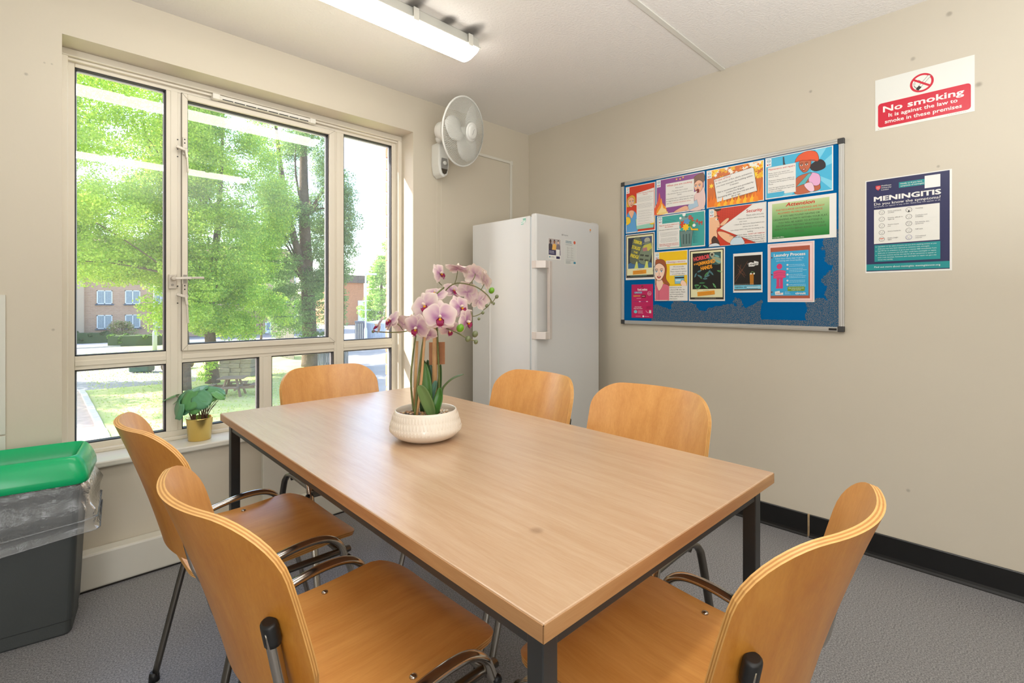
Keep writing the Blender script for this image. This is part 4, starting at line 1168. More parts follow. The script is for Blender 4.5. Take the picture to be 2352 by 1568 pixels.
MB().lathe([(0.0035, 0), (0.004, 0.003), (0.002, 0.006), (0.004, 0.008), (0, 0.009)], 10, (0.078, -0.010, 0.001)).build('push_pin', mat('brass_pin', (170, 140, 90), 0.35, 0.8), o)

# ---- signs on the right wall
def art_smoke(p, t):
    p.rrect(10, 108, 312, 214, 12, (200, 22, 50))
    p.ring(160, 60, 39, 8, (200, 22, 50), 40, (224, 222, 214))
    p.shape([(142, 80), (150, 86), (190, 40), (182, 34)], (224, 222, 214), K, 1.2); p.shape([(140, 82), (149, 90), (160, 78), (151, 70)], K)
    p.line([(132, 60), (138, 50), (150, 46), (156, 52)], 1.2, K); p.line([(136, 68), (140, 76), (146, 76)], 2, K); p.line([(140, 56), (134, 66), (138, 72)], 1.2, K)
    p.line([(133, 40), (187, 80)], 8, (200, 22, 50))
    t.text('No smoking', 160, 149, 25, WHITE, 'c', 0.03, 262)
    t.text('It is against the law to', 160, 174, 15.5, WHITE, 'c', 0.02, 224); t.text('smoke in these premises', 160, 200, 15.5, WHITE, 'c', 0.02, 250)
    p.bars(240, 312, 219, 1, 3, (170, 150, 150), 1.4); p.bars(10, 18, 220, 1, 3, (200, 90, 100), 1.4)
def art_men(p, t):
    NV = (40, 42, 82); TL = (24, 138, 140)
    p.rect(4, 4, 285, 408, NV); p.rect(4, 376, 285, 404, TL)
    p.shape([(38, 28), (56, 28), (56, 40), (47, 50), (38, 40)], (206, 40, 50))
    for k in range(3): p.line([(41, 34 + k * 4.5), (44, 32.5 + k * 4.5), (47, 34 + k * 4.5), (50, 32.5 + k * 4.5), (53, 34 + k * 4.5)], 1, WHITE)
    for i, s in enumerate(['Middlesex', 'University', 'London']): t.text(s, 59, 34 + i * 9, 6, WHITE, 'l', 0.006 if i < 2 else 0)
    p.rect(120, 26, 206, 50, TL); t.text('Notify us if you have', 126, 36, 5.6, WHITE, 'l', 0.008, 72); t.text('symptoms of meningitis', 126, 45.5, 5.6, WHITE, 'l', 0.008, 78)
    p.rect(206, 14, 256, 66, (226, 226, 222))
    t.text('MENINGITIS', 145, 97, 20, (230, 228, 222), 'c', 0.05, 224); t.text('Do you know the symptoms?', 145, 115, 11.5, WHITE, 'c', 0.012, 224)
    t.text('Symptoms can appear in any order. Some may not appear at all.', 145, 124, 5.4, (200, 200, 206), 'c', 0, 224)
    p.rect(32, 134, 254, 286, (222, 220, 212))
    names = [('Fever, cold hands', 'and feet'), ('Drowsy, difficult to', 'wake up'), ('Severe muscle', 'pain'), ('Severe headache', ''), ('Dislike bright', 'lights'), ('Vomiting', ''), ('Confusion and', 'irritability'), ('Pale blotchy skin,', 'spots/rash'), ('Stiff neck', ''), ('Convulsions/', 'seizures')]
    for i, (a, b) in enumerate(names):
        cx = 60 if i < 5 else 154; y = 149 + (i % 5) * 29.5
        p.ring(cx, y, 10.5, 1.3, (70, 66, 70) if i != 9 else (90, 90, 150), 20, (222, 220, 212))
        for sg in (-1, 1): p.ell(cx + sg * 3.6, y - 2, 1.4, 1.2, (80, 76, 80) if i != 4 else (200, 70, 40), 8)
        if i == 4: p.rect(cx - 7, y - 4, cx + 7, y - 0.5, (206, 84, 50))
        if i == 5: p.ell(cx, y + 6, 3, 4, K, 10)
        else: p.line([(cx - 3.5, y + 5.2), (cx, y + 3.6), (cx + 3.5, y + 5.2)], 1, (80, 76, 80))
        if i == 7:
            for k in range(5): p.ell(cx - 5 + k * 2.4, y - 6 + (k * 5) % 9, 0.9, 0.9, (90, 80, 80), 6)
        t.text(a, cx + 22, y - 1, 4.6, (120, 116, 118), 'l'); 
        if b: t.text(b, cx + 22, y + 6, 4.6, (120, 116, 118), 'l')
    p.rect(34, 292, 256, 366, TL)
    for i, s in enumerate(["Call NHS 111 for advice if you're not sure if it's anything serious or you", 'think you may have been exposed to someone with meningitis.', 'Call 999 for an ambulance or go to your nearest A&E immediately if you', 'think you or someone you look after could have meningitis or sepsis.', 'Trust your instincts and do not wait for all the symptoms to appear or', 'until a rash develops. Someone with meningitis or sepsis can get a lot', 'worse very quickly.']):
        t.text(s, 46, 302 + i * 9.6, 4.8, (208, 228, 228), 'l', 0, 198 if len(s) > 60 else None)
        if i in (0, 2, 4): p.ell(40, 300 + i * 9.6, 1.4, 1.4, WHITE, 8)
    t.text('Find out more about meningitis: meningitisnow.org', 145, 393, 7.4, (220, 234, 234), 'c', 0.006, 222)
sheet('sign', 'white and red No smoking sign high on the right wall', 'sign', RX - 0.0014, 0.4455, 2.1195, 323, 225, art_smoke, None, ROT_R, 0.0012, mat('white_sign_plastic', (222, 222, 214), 0.3))
sheet('poster', 'navy and teal Meningitis symptoms poster on the right wall below the No smoking sign', 'poster', RX - 0.0010, 0.482, 1.678, 292, 415, art_men)

# ------------------------------------------------------------------ fridge in the corner
FX0, FX1, FD, FBK, FH = 1.995, 2.590, 1.870, 2.425, 1.632
m_fr = mat('white_fridge_enamel', (206, 206, 204), 0.28, spec=0.5)
fg = thing('fridge', 'tall white single-door upright fridge with a long bar handle in the corner', 'fridge', (FX0, FD, 0))
MB().box(FX0 + 0.002, FX1 - 0.002, FD + 0.048, FBK, 0.02, FH - 0.012).build('cabinet', m_fr, fg, bevel=0.004, world=True)
dr = MB().box(FX0, FX1, FD, FD + 0.042, 0.05, FH - 0.002).build('door', m_fr, fg, bevel=0.012, world=True, seg=4)
MB().box(FX0 + 0.008, FX1 - 0.008, FD + 0.040, FD + 0.050, 0.06, FH - 0.02).build('door_seal', mat('pale_blue_seal', (196, 208, 214), 0.5), dr, world=True)
MB().box(FX0 + 0.01, FX1 - 0.01, FD + 0.03, FD + 0.06, 0.0, 0.05).build('plinth', mat('grey_plinth', (120, 120, 120), 0.5), fg, world=True)
MB().box(FX1 - 0.06, FX1 - 0.002, FD + 0.01, FD + 0.09, FH - 0.012, FH + 0.004).build('hinge_cover', m_fr, fg, bevel=0.004, world=True)
hb = MB()
m_fh = mat('silver_handle', (206, 198, 192), 0.32, 0.3)
hb.box(FX0 + 0.055, FX0 + 0.080, FD - 0.052, FD - 0.034, 0.925, 1.362)
hnd = hb.build('handle', m_fh, dr, bevel=0.003, world=True)
for z in (0.925, 1.322):
    b = MB()
    b.prism([(FX0 - 0.004, FD + 0.030), (FX0 - 0.004, FD - 0.004), (FX0 + 0.030, FD - 0.046), (FX0 + 0.079, FD - 0.050), (FX0 + 0.079, FD - 0.036), (FX0 + 0.034, FD - 0.032), (FX0 + 0.012, FD + 0.001)], z, z + 0.042)
    bo = b.build('handle_bracket', m_fh, hnd, bevel=0.002, world=True)
a_logo = Letters()
a_logo.text('Hotpoint', 12, 8, 8.0, (110, 112, 114), 'l', 0.01, 46); a_logo.rrect(0, 0, 9, 9, 1.5, (130, 126, 122)); a_logo.rect(3.4, 1.5, 5.6, 6, (226, 226, 222))
lg = ink_mesh(a_logo, 'badge', fg); lg.matrix_local = Matrix.Translation((0.222, -0.0006, 1.533)) @ ROT_F.to_4x4()
ast = Letters()
ast.blob([(0, 3), (6, 0), (12, 4), (11, 10), (4, 12), (-1, 8)], (222, 130, 40), None); ast.rect(2, 15, 8, 20, (70, 66, 64))
so = ink_mesh(ast, 'sticker', fg); so.matrix_local = Matrix.Translation((0.493, -0.0006, 1.590)) @ ROT_F.to_4x4(); so['label'] = 'small torn orange sticker'
ag = Letters()
ag.poly([(18, 0), (44, -3), (44, 12), (40, 26), (26, 28), (26, 36), (6, 38), (4, 22), (14, 18)], (204, 216, 208)); ag.rect(20, 4, 43, 10, (46, 158, 132)); ag.line([(20, 15), (42, 14)], 2.4, (70, 170, 146)); ag.line([(6, 24), (24, 22)], 2, (70, 170, 146)); ag.line([(6, 35), (26, 33)], 3, (60, 164, 140)); ag.line([(42, 12), (40, 25)], 2, (70, 170, 146))
gs = ink_mesh(ag, 'sticker', fg); gs.matrix_local = Matrix.Translation((-0.0002 + 0.002 - 0.001, 0.122, 1.612)) @ Matrix(((0, 0, -1), (-1, 0, 0), (0, 1, 0))).to_4x4(); gs['label'] = 'torn green and white sticker on the side'
def art_lf1(p, t):
    p.rect(2, 2, 106, 66, (172, 162, 160)); p.clip = (2, 2, 106, 66)
    for (x, c, s) in ((18, (70, 62, 70), (90, 66, 56)), (52, (226, 176, 90), (150, 100, 74)), (86, (120, 110, 116), (214, 180, 160))):
        p.blob([(x - 16, 40), (x, 30), (x + 16, 40), (x + 18, 90), (x - 18, 90)], c); p.ell(x, 20, 8, 10, s, 14); p.blob([(x - 9, 18), (x, 6), (x + 9, 18), (x, 13)], (40, 32, 30))
    p.clip = None
    p.rect(2, 66, 106, 96, (48, 44, 84)); p.bars(8, 60, 74, 3, 6, (200, 200, 214), 2.2); p.rect(66, 62, 100, 98, (226, 226, 222))
    p.ell(12, 108, 5, 5, (40, 120, 150), 14); p.bars(22, 56, 106, 2, 5, GREY, 1.6); p.rect(68, 102, 100, 116, (48, 44, 84))
sheet('leaflet', 'small leaflet showing three people, stuck on the fridge door by the handle', 'leaflet', 2.099, FD - 0.0008, 1.500, 109, 122, art_lf1, None, ROT_F, 0.0005)
def art_lf2(p, t):
    p.rect(1, 1, 106, 145, (206, 208, 204))
    p.bars(8, 66, 9, 2, 8, (40, 110, 130), 4); p.ell(92, 12, 10, 10, (206, 84, 50), 18); p.bars(8, 84, 26, 2, 5, (130, 130, 130), 1.6)
    for i in range(5):
        for x in (26, 60):
            p.ring(x, 48 + i * 14, 5, 1, (120, 116, 116), 16, (206, 208, 204)); p.bars(x + 8, x + 20, 47 + i * 14, 2, 4, (150, 150, 150), 1.3)
    p.bars(10, 96, 118, 2, 4, (150, 150, 150), 1.3); p.bars(10, 66, 128, 4, 4, (120, 130, 132), 1.3); p.rect(82, 128, 102, 140, (60, 140, 170))
sheet('leaflet', 'pale narrow leaflet with rows of small icons, stuck on the fridge door', 'leaflet', 2.244, FD - 0.0008, 1.503, 108, 147, art_lf2, None, ROT_F, 0.0005)

# ------------------------------------------------------------------ wall fan
m_fan = mat('white_fan_plastic', (222, 222, 216), 0.35)
m_wire = mat('white_fan_wire', (214, 214, 206), 0.4)
fan = thing('wall_fan', 'white wall-mounted fan with a round mesh guard beside the window', 'fan', (1.86, WY, 1.92))
bd = MB()
prof = [(1.798, 2.13), (1.868, 2.13), (1.875, 2.06), (1.878, 1.99), (1.866, 1.935), (1.838, 1.915), (1.808, 1.935), (1.796, 1.99)]
bd.prism([(p[0], p[1]) for p in prof], 0.0, 0.085, 0, Matrix(((1, 0, 0), (0, 0, -1), (0, 1, 0))))
bd.v = [(v[0], v[1] + WY, v[2]) for v in bd.v]
fb = bd.build('wall_body', m_fan, fan, bevel=0.010, world=True, seg=3)
MB().prism([(1.818, 2.035), (1.858, 2.035), (1.864, 2.0), (1.862, 1.965), (1.85, 1.94), (1.836, 1.932), (1.822, 1.94), (1.814, 1.965), (1.812, 2.0)], 0.0855, 0.0875, 0, Matrix(((1, 0, 0), (0, 0, -1), (0, 1, 0)))).build('control_panel', mat('grey_panel', (140, 138, 134), 0.4), fb)
cp = bpy.data.objects['control_panel']; cp.location = (-1.86, 0, -1.92)
dk = MB().prism([(1.8145, 1.968), (1.8615, 1.968), (1.852, 1.941), (1.838, 1.934), (1.824, 1.941)], 0.0873, 0.0885, 0, Matrix(((1, 0, 0), (0, 0, -1), (0, 1, 0)))).build('sensor_window', mat('smoked_plastic', (70, 62, 52), 0.25), fb)
dk.location = (-1.86, 0, -1.92)
MB().lathe([(0.013, 0.0), (0.013, 0.008), (0.010, 0.011), (0, 0.012)], 18, (1.838, WY - 0.0865, 2.004), 0, rot_to((0, -1, 0))).build('dial', m_fan, fb, world=True)
FN = Vector((0.26, -0.94, -0.20)).normalized()
FC = at_d(1065, 303, 2.93)         # middle of the guard
FM = rot_to(FN)
ar = MB()
ar.tube([(1.835, WY - 0.03, 2.10), (1.835, WY - 0.07, 2.155), FC - FN * 0.19 + Vector((0, 0, -0.05)), FC - FN * 0.14], [0.026, 0.026, 0.024, 0.022], 14, 0, True, 4)
ar.build('arm', m_fan, fan, world=True)
mo = MB().lathe([(0.0, -0.205), (0.030, -0.203), (0.052, -0.185), (0.060, -0.15), (0.058, -0.09), (0.050, -0.072), (0, -0.072)], 24, FC, 0, FM)
mo.build('motor_housing', m_fan, fan, world=True)
GR = 0.197
rimm = MB()
def circ(r, z, n=56): return [FC + FM @ Vector((r * math.cos(2 * math.pi * i / n), r * math.sin(2 * math.pi * i / n), z)) for i in range(n + 1)]
rimm.tube(circ(GR, 0.0), 0.0055, 8, 0, False)
rim = rimm.build('guard_rim', m_fan, fan, world=True)
def mesh_guard(front):
    g = MB()
    sgn = 1 if front else -1
    dep = 0.058 if front else 0.078
    N = 96; r0 = 0.052
    def pt(r, a):
        q = (r - r0) / (GR - r0)
        return FC + FM @ Vector((r * math.cos(a), r * math.sin(a), sgn * dep * (1 - q ** 2.6)))
    for k in range(N):
        for d in (-1, 1):
            a0 = 2 * math.pi * k / N
            pts = [pt(r0 + (GR - r0) * i / 7, a0 + d * 0.42 * i / 7) for i in range(8)]
            g.tube(pts, 0.00085, 3, 0, False)
    return g
for fr_ in (True, False):
    g = mesh_guard(fr_).build('guard_mesh', m_wire, fan, world=True); g['kind'] = 'stuff'
hubm = MB().lathe([(0.054, 0.050), (0.054, 0.062), (0.046, 0.066), (0.043, 0.064), (0.042, 0.070), (0.030, 0.073), (0, 0.074)], 28, FC, 0, FM)
cap = hubm.build('hub_cap', m_fan, fan, world=True)
hl = Letters(); hl.text('Dimplex', 0, 0, 6.5, (60, 60, 60), 'c', 0.01, 36, math.radians(76))
ho = ink_mesh(hl, 'badge', cap); ho.matrix_local = Matrix.Translation(FC + FN * 0.0745 - Vector(fan.location)) @ FM.to_4x4()
MB().lathe([(0.0, 0.036), (0.022, 0.034), (0.030, 0.02), (0.030, -0.035), (0, -0.035)], 20, FC, 0, FM).build('blade_hub', m_fan, fan, world=True)
def blade(a0):
    G_ = []
    for i in range(9):
        r = 0.026 + (0.176 - 0.026) * i / 8
        ws = [0.34, 0.52, 0.62, 0.68, 0.70, 0.70, 0.66, 0.54, 0.26][i] * (1.0 if i else 1.4)
        ws = ws * 0.105 / max(r, 0.05)
        row = []
        for j in range(7):
            s_ = (j / 6 - 0.5) * 2
            a = a0 + s_ * ws + 0.14 * i / 8
            row.append(FC + FM @ Vector((r * math.cos(a), r * math.sin(a), 0.022 * s_ * (1 - 0.4 * i / 8) + 0.004)))
        G_.append(row)
    m = MB().grid(G_)
    o = m.build('blade', m_fan, fan, world=True)
    sd = o.modifiers.new('solid', 'SOLIDIFY'); sd.thickness = 0.002
for k in range(3): blade(math.radians(58 + 120 * k))
pc = MB(); 
for (x, l) in ((1.818, 0.75), (1.852, 1.0)):
    pc.tube([(x, WY - 0.035, 1.925), (x + 0.002, WY - 0.03, 1.6), (x + 0.004, WY - 0.02, 1.92 - l)], 0.0011, 4, 0, False)
pc.build('pull_cord', mat('cord_white', (214, 206, 190), 0.7), fan, world=True)
# surface conduit from the fan to behind the fridge
cd = thing('cable_trunking', 'thin white cable trunking running from the fan down behind the fridge', 'trunking', (2.5, WY, 1.0))
MB().box(1.88, 2.505, WY - 0.012, WY - 0.0005, 2.142, 2.160).build('trunking_run', m_trim, cd, bevel=0.002, world=True)
MB().box(2.487, 2.505, WY - 0.012, WY - 0.0005, 0.4, 2.141).build('trunking_drop', m_trim, cd, bevel=0.002, world=True)
MB().box(2.483, 2.510, WY - 0.014, WY - 0.0005, 2.132, 2.164).build('corner_piece', m_trim, cd, bevel=0.003, world=True)

# ------------------------------------------------------------------ recycling bin
m_bin = mat('dark_grey_bin_plastic', (62, 66, 66), 0.5, var=(6, 0.08), bump=(300, 0.12))
m_lid = mat('green_lid_plastic', (0, 168, 104), 0.24)
BROT = math.radians(-9.0)
bn = thing('recycling_bin', 'dark grey slim recycling bin with a green open lid and clear plastic liner', 'bin', (-0.16, 2.392, 0), BROT)
def rrect_ring(hx, hy, r, z, n=6, cx=0.0, cy=0.0):
    P = []
    for (sx, sy, a0) in ((1, -1, -90), (1, 1, 0), (-1, 1, 90), (-1, -1, 180)):
        for k in range(n + 1):
            a = math.radians(a0 + 90 * k / n); P.append(Vector((cx + sx * (hx - r) + r * math.cos(a), cy + sy * (hy - r) + r * math.sin(a), z)))
    return P
b = MB()
rings = [rrect_ring(0.258, 0.092, 0.02, 0.0), rrect_ring(0.262, 0.096, 0.02, 0.006), rrect_ring(0.262, 0.096, 0.02, 0.046), rrect_ring(0.266, 0.099, 0.02, 0.050), rrect_ring(0.286, 0.116, 0.022, 0.505),
         rrect_ring(0.280, 0.110, 0.02, 0.505), rrect_ring(0.256, 0.090, 0.018, 0.03)]
b.grid(rings, 0, False, True); b.add(rings[0], [list(range(len(rings[0])))[::-1]]); b.add(rings[-1], [list(range(len(rings[-1])))])
b.build('bin_body', m_bin, bn)
l = MB()
# the lid flares out at the bottom, rises in a rounded shoulder to a rim and falls inwards as a chute
LR = [(0.306, 0.142, 0.030, 0.520), (0.311, 0.147, 0.032, 0.526), (0.310, 0.146, 0.036, 0.545), (0.305, 0.141, 0.040, 0.566), (0.297, 0.134, 0.038, 0.586), (0.288, 0.126, 0.034, 0.602), (0.281, 0.119, 0.030, 0.609), (0.277, 0.115, 0.028, 0.611), (0.273, 0.111, 0.026, 0.608),
      (0.258, 0.098, 0.018, 0.570), (0.244, 0.086, 0.014, 0.520), (0.246, 0.088, 0.014, 0.515), (0.270, 0.110, 0.02, 0.57), (0.29, 0.13, 0.03, 0.520)]
l.grid([rrect_ring(*q) for q in LR] + [rrect_ring(*LR[0])], 0, True, True)
l.build('lid', m_lid, bn)
# clear liner, crumpled, hanging out below the lid
def liner_mat():
    m = bpy.data.materials.new('clear_film'); m.use_nodes = True
    nt = m.node_tree; nt.nodes.clear(); L = nt.links
    o = nt.nodes.new('ShaderNodeOutputMaterial'); m1 = nt.nodes.new('ShaderNodeMixShader'); m2 = nt.nodes.new('ShaderNodeMixShader')
    t = nt.nodes.new('ShaderNodeBsdfTransparent'); d = nt.nodes.new('ShaderNodeBsdfDiffuse'); g = nt.nodes.new('ShaderNodeBsdfGlossy'); f = nt.nodes.new('ShaderNodeFresnel')
    tc = nt.nodes.new('ShaderNodeTexCoord'); n = nt.nodes.new('ShaderNodeTexNoise'); n.inputs['Scale'].default_value = 26; n.inputs['Detail'].default_value = 5; n.inputs['Distortion'].default_value = 1.5
    L.new(tc.outputs['Object'], n.inputs['Vector'])
    bp = nt.nodes.new('ShaderNodeBump'); bp.inputs['Strength'].default_value = 0.5; bp.inputs['Distance'].default_value = 0.01; L.new(n.outputs['Fac'], bp.inputs['Height'])
    t.inputs['Color'].default_value = (0.93, 0.94, 0.95, 1); d.inputs['Color'].default_value = (0.8, 0.82, 0.84, 1); g.inputs['Roughness'].default_value = 0.12
    for x in (d, g, f): L.new(bp.outputs['Normal'], x.inputs['Normal'])
    f.inputs['IOR'].default_value = 1.5
    m1.inputs[0].default_value = 0.13; L.new(t.outputs[0], m1.inputs[1]); L.new(d.outputs[0], m1.inputs[2])
    L.new(f.outputs[0], m2.inputs[0]); L.new(m1.outputs[0], m2.inputs[1]); L.new(g.outputs[0], m2.inputs[2]); L.new(m2.outputs[0], o.inputs['Surface'])
    return m
m_film = liner_mat()
from mathutils import noise as mnoise
G_ = []
NR = 132
for i in range(15):
    q = i / 14
    row = []
    base = rrect_ring(0.293 + 0.010 * math.sin(q * 3.1) + 0.01 * q, 0.121 + 0.010 * math.sin(q * 3.1) + 0.008 * q, 0.03, 0, NR // 4 - 1)
    for k, p in enumerate(base):
        a = math.atan2(p.y / 0.12, p.x / 0.29)
        low = 0.318 - 0.04 * mnoise.noise(Vector((math.cos(a) * 1.3, math.sin(a) * 1.3, 5.0))) - 0.045 * (p.x / 0.29) * -1
        z = 0.535 + (low - 0.535) * q
        amp = 0.002 + 0.016 * q + 0.006
        nn = mnoise.fractal(Vector((p.x * 11, p.y * 11, z * 16)), 0.9, 2.1, 4)
        fold = 0.010 * max(0, math.sin(q * 14 + a * 2.3 + 3 * p.x)) * q
        out = Vector((p.x / 0.29, p.y / 0.12, 0)); out.normalize()
        nn += 0.7 * mnoise.noise(Vector((a * 7, q * 2.2, 2.0)))
        e = max(0.0, amp * (nn + 0.55)) + fold + (0.016 * q * max(0, p.x / 0.29) ** 4)
        row.append(Vector((p.x, p.y, z)) + out * e)
    G_.append(row)
MB().grid(G_, 0, True, True).build('liner', m_film, bn)
rb = MB()
for (q0, rr) in ((14, 0.0016), (11, 0.0022)):
    rb.tube([p + Vector((p.x, p.y * 3, 0)).normalized() * 0.001 for p in G_[q0]] + [G_[q0][0]], rr, 4, 0, False)
bo_ = rb.build('liner_hem', m_film, bn)

# ------------------------------------------------------------------ orchid in a ribbed white bowl
OD = 1.46
OC = Vector((0.831, 1.227, TH))
orch = thing('potted_orchid', 'artificial pink orchid in a ribbed white ceramic bowl on the table', 'plant', OC)
RT = Vector((CA, -SA, 0)); FW = Vector((SA, CA, 0))
def op(px, py, dd=0.0):
    """a point of the plant: where the photo shows it, dd metres nearer (-) or further (+) than its middle"""
    return at_d(px, py, OD + dd)
m_bowl = mat('glazed_white_ceramic', (226, 216, 202), 0.22, coat=0.3)
bw = MB()
prof = [(0.0, 0.0), (0.062, 0.0), (0.068, 0.002), (0.090, 0.012), (0.1035, 0.026), (0.1055, 0.036), (0.1035, 0.044), (0.098, 0.062), (0.0925, 0.080), (0.0905, 0.0855), (0.0885, 0.0875), (0.0865, 0.0855), (0.0875, 0.074), (0.09, 0.06), (0.0, 0.06)]
bw.lathe(prof, 64, OC)
bowl = bw.build('bowl', m_bowl, orch, world=True)
rb = MB()
for row, (z0, z1) in enumerate(((0.026, 0.042), (0.044, 0.060), (0.062, 0.078))):
    for k in range(64):
        a = 2 * math.pi * (k + 0.5 * (row % 2)) / 64
        def rad(z):
            for (r0, q0), (r1, q1) in zip(prof[4:9], prof[5:10]):
                if q0 <= z <= q1: return r0 + (r1 - r0) * (z - q0) / (q1 - q0)
            return 0.09
        rr, zz, ww = [], [z0, z0 + 0.003, z1 - 0.003, z1], [0.0009, 0.0027, 0.0027, 0.0009]
        g = []
        for z, w_ in zip(zz, ww):
            r_ = rad(z)
            row_ = []
            for s_ in (-1, 0, 1):
                t_ = a + s_ * w_ / r_
                e = 0.0016 if s_ == 0 and 0.0026 < w_ else 0.0001
                row_.append(OC + Vector(((r_ + e) * math.cos(t_), (r_ + e) * math.sin(t_), z)))
            g.append(row_)
        rb.grid(g)
ro = rb.build('relief_pattern', m_bowl, bowl, world=True); ro['kind'] = 'stuff'
# pebbles
pv, pf, pcol = [], [], []
R = random.Random(5)
pm = MB(); pcs = []
for k in range(520):
    r = 0.083 * math.sqrt(R.random()); a = R.random() * 6.283
    s_ = R.uniform(0.0035, 0.0065)
    n0 = len(pm.v)
    pm.ball(OC + Vector((r * math.cos(a), r * math.sin(a), 0.064 + R.uniform(-0.002, 0.006))), (s_ * R.uniform(0.8, 1.3), s_ * R.uniform(0.7, 1.1), s_ * 0.7), 7, 5, 0, Matrix.Rotation(R.random() * 6, 3, 'Z') @ Matrix.Rotation(R.random(), 3, 'X'))
    c = lin(R.choice([(176, 140, 104), (206, 178, 140), (120, 96, 78), (214, 200, 178), (150, 110, 80), (84, 76, 72), (190, 150, 100), (226, 220, 210)]))
    pcs += [c] * (len(pm.v) - n0)
po = pm.build('pebbles', attr_mat('pebble_stone', 0.6), orch, world=True); set_cols(po, pcs); po['kind'] = 'stuff'
m_stem = mat('green_stalk', (104, 112, 56), 0.5, var=(60, 0.35))
m_bam = mat('bamboo_cane', (196, 152, 104), 0.5, var=(40, 0.2))
m_olive = mat('olive_flower_stalk', (112, 112, 66), 0.5, var=(50, 0.25))
def ptube(name, pts, r, m, n=8, sub=5, par=None):
    return MB().tube(pts, r, n, 0, True, sub).build(name, m, par or orch, world=True)
# upright stalks and canes
ptube('stalk', [op(950, 945, -0.02), op(944, 880, -0.02), op(948, 820, -0.015), op(955, 770, -0.01)], [0.0030, 0.0028, 0.0026, 0.0022], m_stem)
ptube('stalk', [op(953, 957, -0.05), op(960, 880, -0.045), op(970, 800, -0.04), op(979, 745, -0.03), op(990, 690, -0.01), op(1020, 660, 0.02)], [0.0040, 0.0038, 0.0034, 0.0032, 0.0028, 0.0024], m_stem)
ptube('stalk', [op(1008, 948, 0.02), op(1008, 860, 0.02), op(1005, 780, 0.02), op(1004, 740, 0.02), op(1012, 690, 0.04)], [0.0032, 0.003, 0.0028, 0.0026, 0.0022], m_stem)
ptube('cane', [op(951, 945, 0.0), op(958, 783, 0.0)], 0.0042, m_bam, 8, 1)
ptube('cane', [op(957, 959, -0.055), op(968, 870, -0.05), op(976, 760, -0.045)], 0.0038, m_bam, 8, 2)
ptube('cane', [op(997, 940, 0.03), op(1000, 740, 0.03)], 0.0075, m_bam, 10, 1)
for (x, y) in ((974, 771), (1000, 757)):
    MB().lathe([(0.0055 if x < 980 else 0.0085, -0.002), (0.006 if x < 980 else 0.009, 0), (0.0055 if x < 980 else 0.0085, 0.002)], 12, op(x, y, -0.04 if x < 980 else 0.03)).build('twist_tie', mat('straw_tie', (206, 190, 150), 0.6), orch, world=True)
# leaves
m_leafg = attr_mat('orchid_leaf', 0.35, 0.5, 0.12)
def strap_leaf(pts, wmax, nrm, col=(70, 104, 52), fold=0.35, name='leaf', par=None, m=None):
    P = [Vector(p) for p in pts]; Q = []
    for i in range(len(P) - 1):
        p0, p1, p2, p3 = P[max(i - 1, 0)], P[i], P[i + 1], P[min(i + 2, len(P) - 1)]
        for k in range(6):
            t = k / 6; Q.append(0.5 * ((2 * p1) + (p2 - p0) * t + (2 * p0 - 5 * p1 + 4 * p2 - p3) * t * t + (3 * p1 - p0 - 3 * p2 + p3) * t ** 3))
    Q.append(P[-1]); n = len(Q); G_ = []; cols = []
    c0 = np.array(lin(col)[:3])
    for i, q in enumerate(Q):
        t = i / (n - 1); T = (Q[min(i + 1, n - 1)] - Q[max(i - 1, 0)]).normalized()
        nv = Vector(nrm) - T * Vector(nrm).dot(T); nv.normalize(); sd = T.cross(nv)
        w_ = wmax * (math.sin(math.pi * min(1, (t * 0.86 + 0.12))) ** 0.7) * (1 if t < 0.97 else 0.25)
        row = []
        for j in range(7):
            s_ = (j / 6 - 0.5) * 2
            row.append(q + sd * s_ * w_ + nv * (abs(s_) ** 1.5) * w_ * fold)
            k_ = 1.0 + 0.25 * (1 - abs(s_)) * (0.5 if j == 3 else 0.2) + 0.1 * t; cols.append((*(c0 * k_), 1))
        G_.append(row)
    m_ = MB().grid(G_)
    o = m_.build(name, m or m_leafg, par or orch, world=True); set_cols(o, cols)
    sdm = o.modifiers.new('solid', 'SOLIDIFY'); sdm.thickness = 0.0012
    return o
FWm = -FW
strap_leaf([op(993, 958, -0.05), op(984, 930, -0.06), op(970, 898, -0.07), op(961, 886, -0.075)], 0.016, FWm + Vector((0.2, 0, 0.1)), (96, 122, 70))
strap_leaf([op(985, 950, 0.0), op(981, 900, 0.0), op(977, 860, 0.01), op(975, 834, 0.015)], 0.015, FWm + Vector((0.3, 0, 0.0)), (70, 112, 46))
strap_leaf([op(970, 945, 0.03), op(974, 890, 0.03), op(977, 850, 0.03), op(972, 826, 0.03)], 0.012, FWm + Vector((-0.4, 0, 0)), (48, 82, 40))
strap_leaf([op(986, 945, 0.02), op(991, 910, 0.02), op(998, 885, 0.02), op(1002, 874, 0.02)], 0.009, FWm + Vector((0.2, 0.1, 0.3)), (84, 120, 100))
strap_leaf([op(994, 958, -0.03), op(1002, 935, -0.035), op(1009, 910, -0.03), op(1010, 890, -0.03)], 0.014, FWm + Vector((-0.4, 0, 0.1)), (62, 108, 40))
strap_leaf([op(1000, 948, 0.0), op(1012, 915, -0.01), op(1020, 890, -0.02), op(1040, 870, -0.04), op(1065, 859, -0.06)], 0.010, Vector((-0.3, -0.3, 0.9)), (92, 112, 72))
strap_leaf([op(990, 900, 0.06), op(988, 860, 0.06), op(982, 826, 0.06)], 0.012, FWm + Vector((0.5, 0, 0)), (44, 80, 40))
strap_leaf([op(1005, 940, 0.04), op(1010, 880, 0.045), op(1012, 835, 0.05)], 0.007, FWm + Vector((-0.6, 0, 0)), (64, 100, 52))
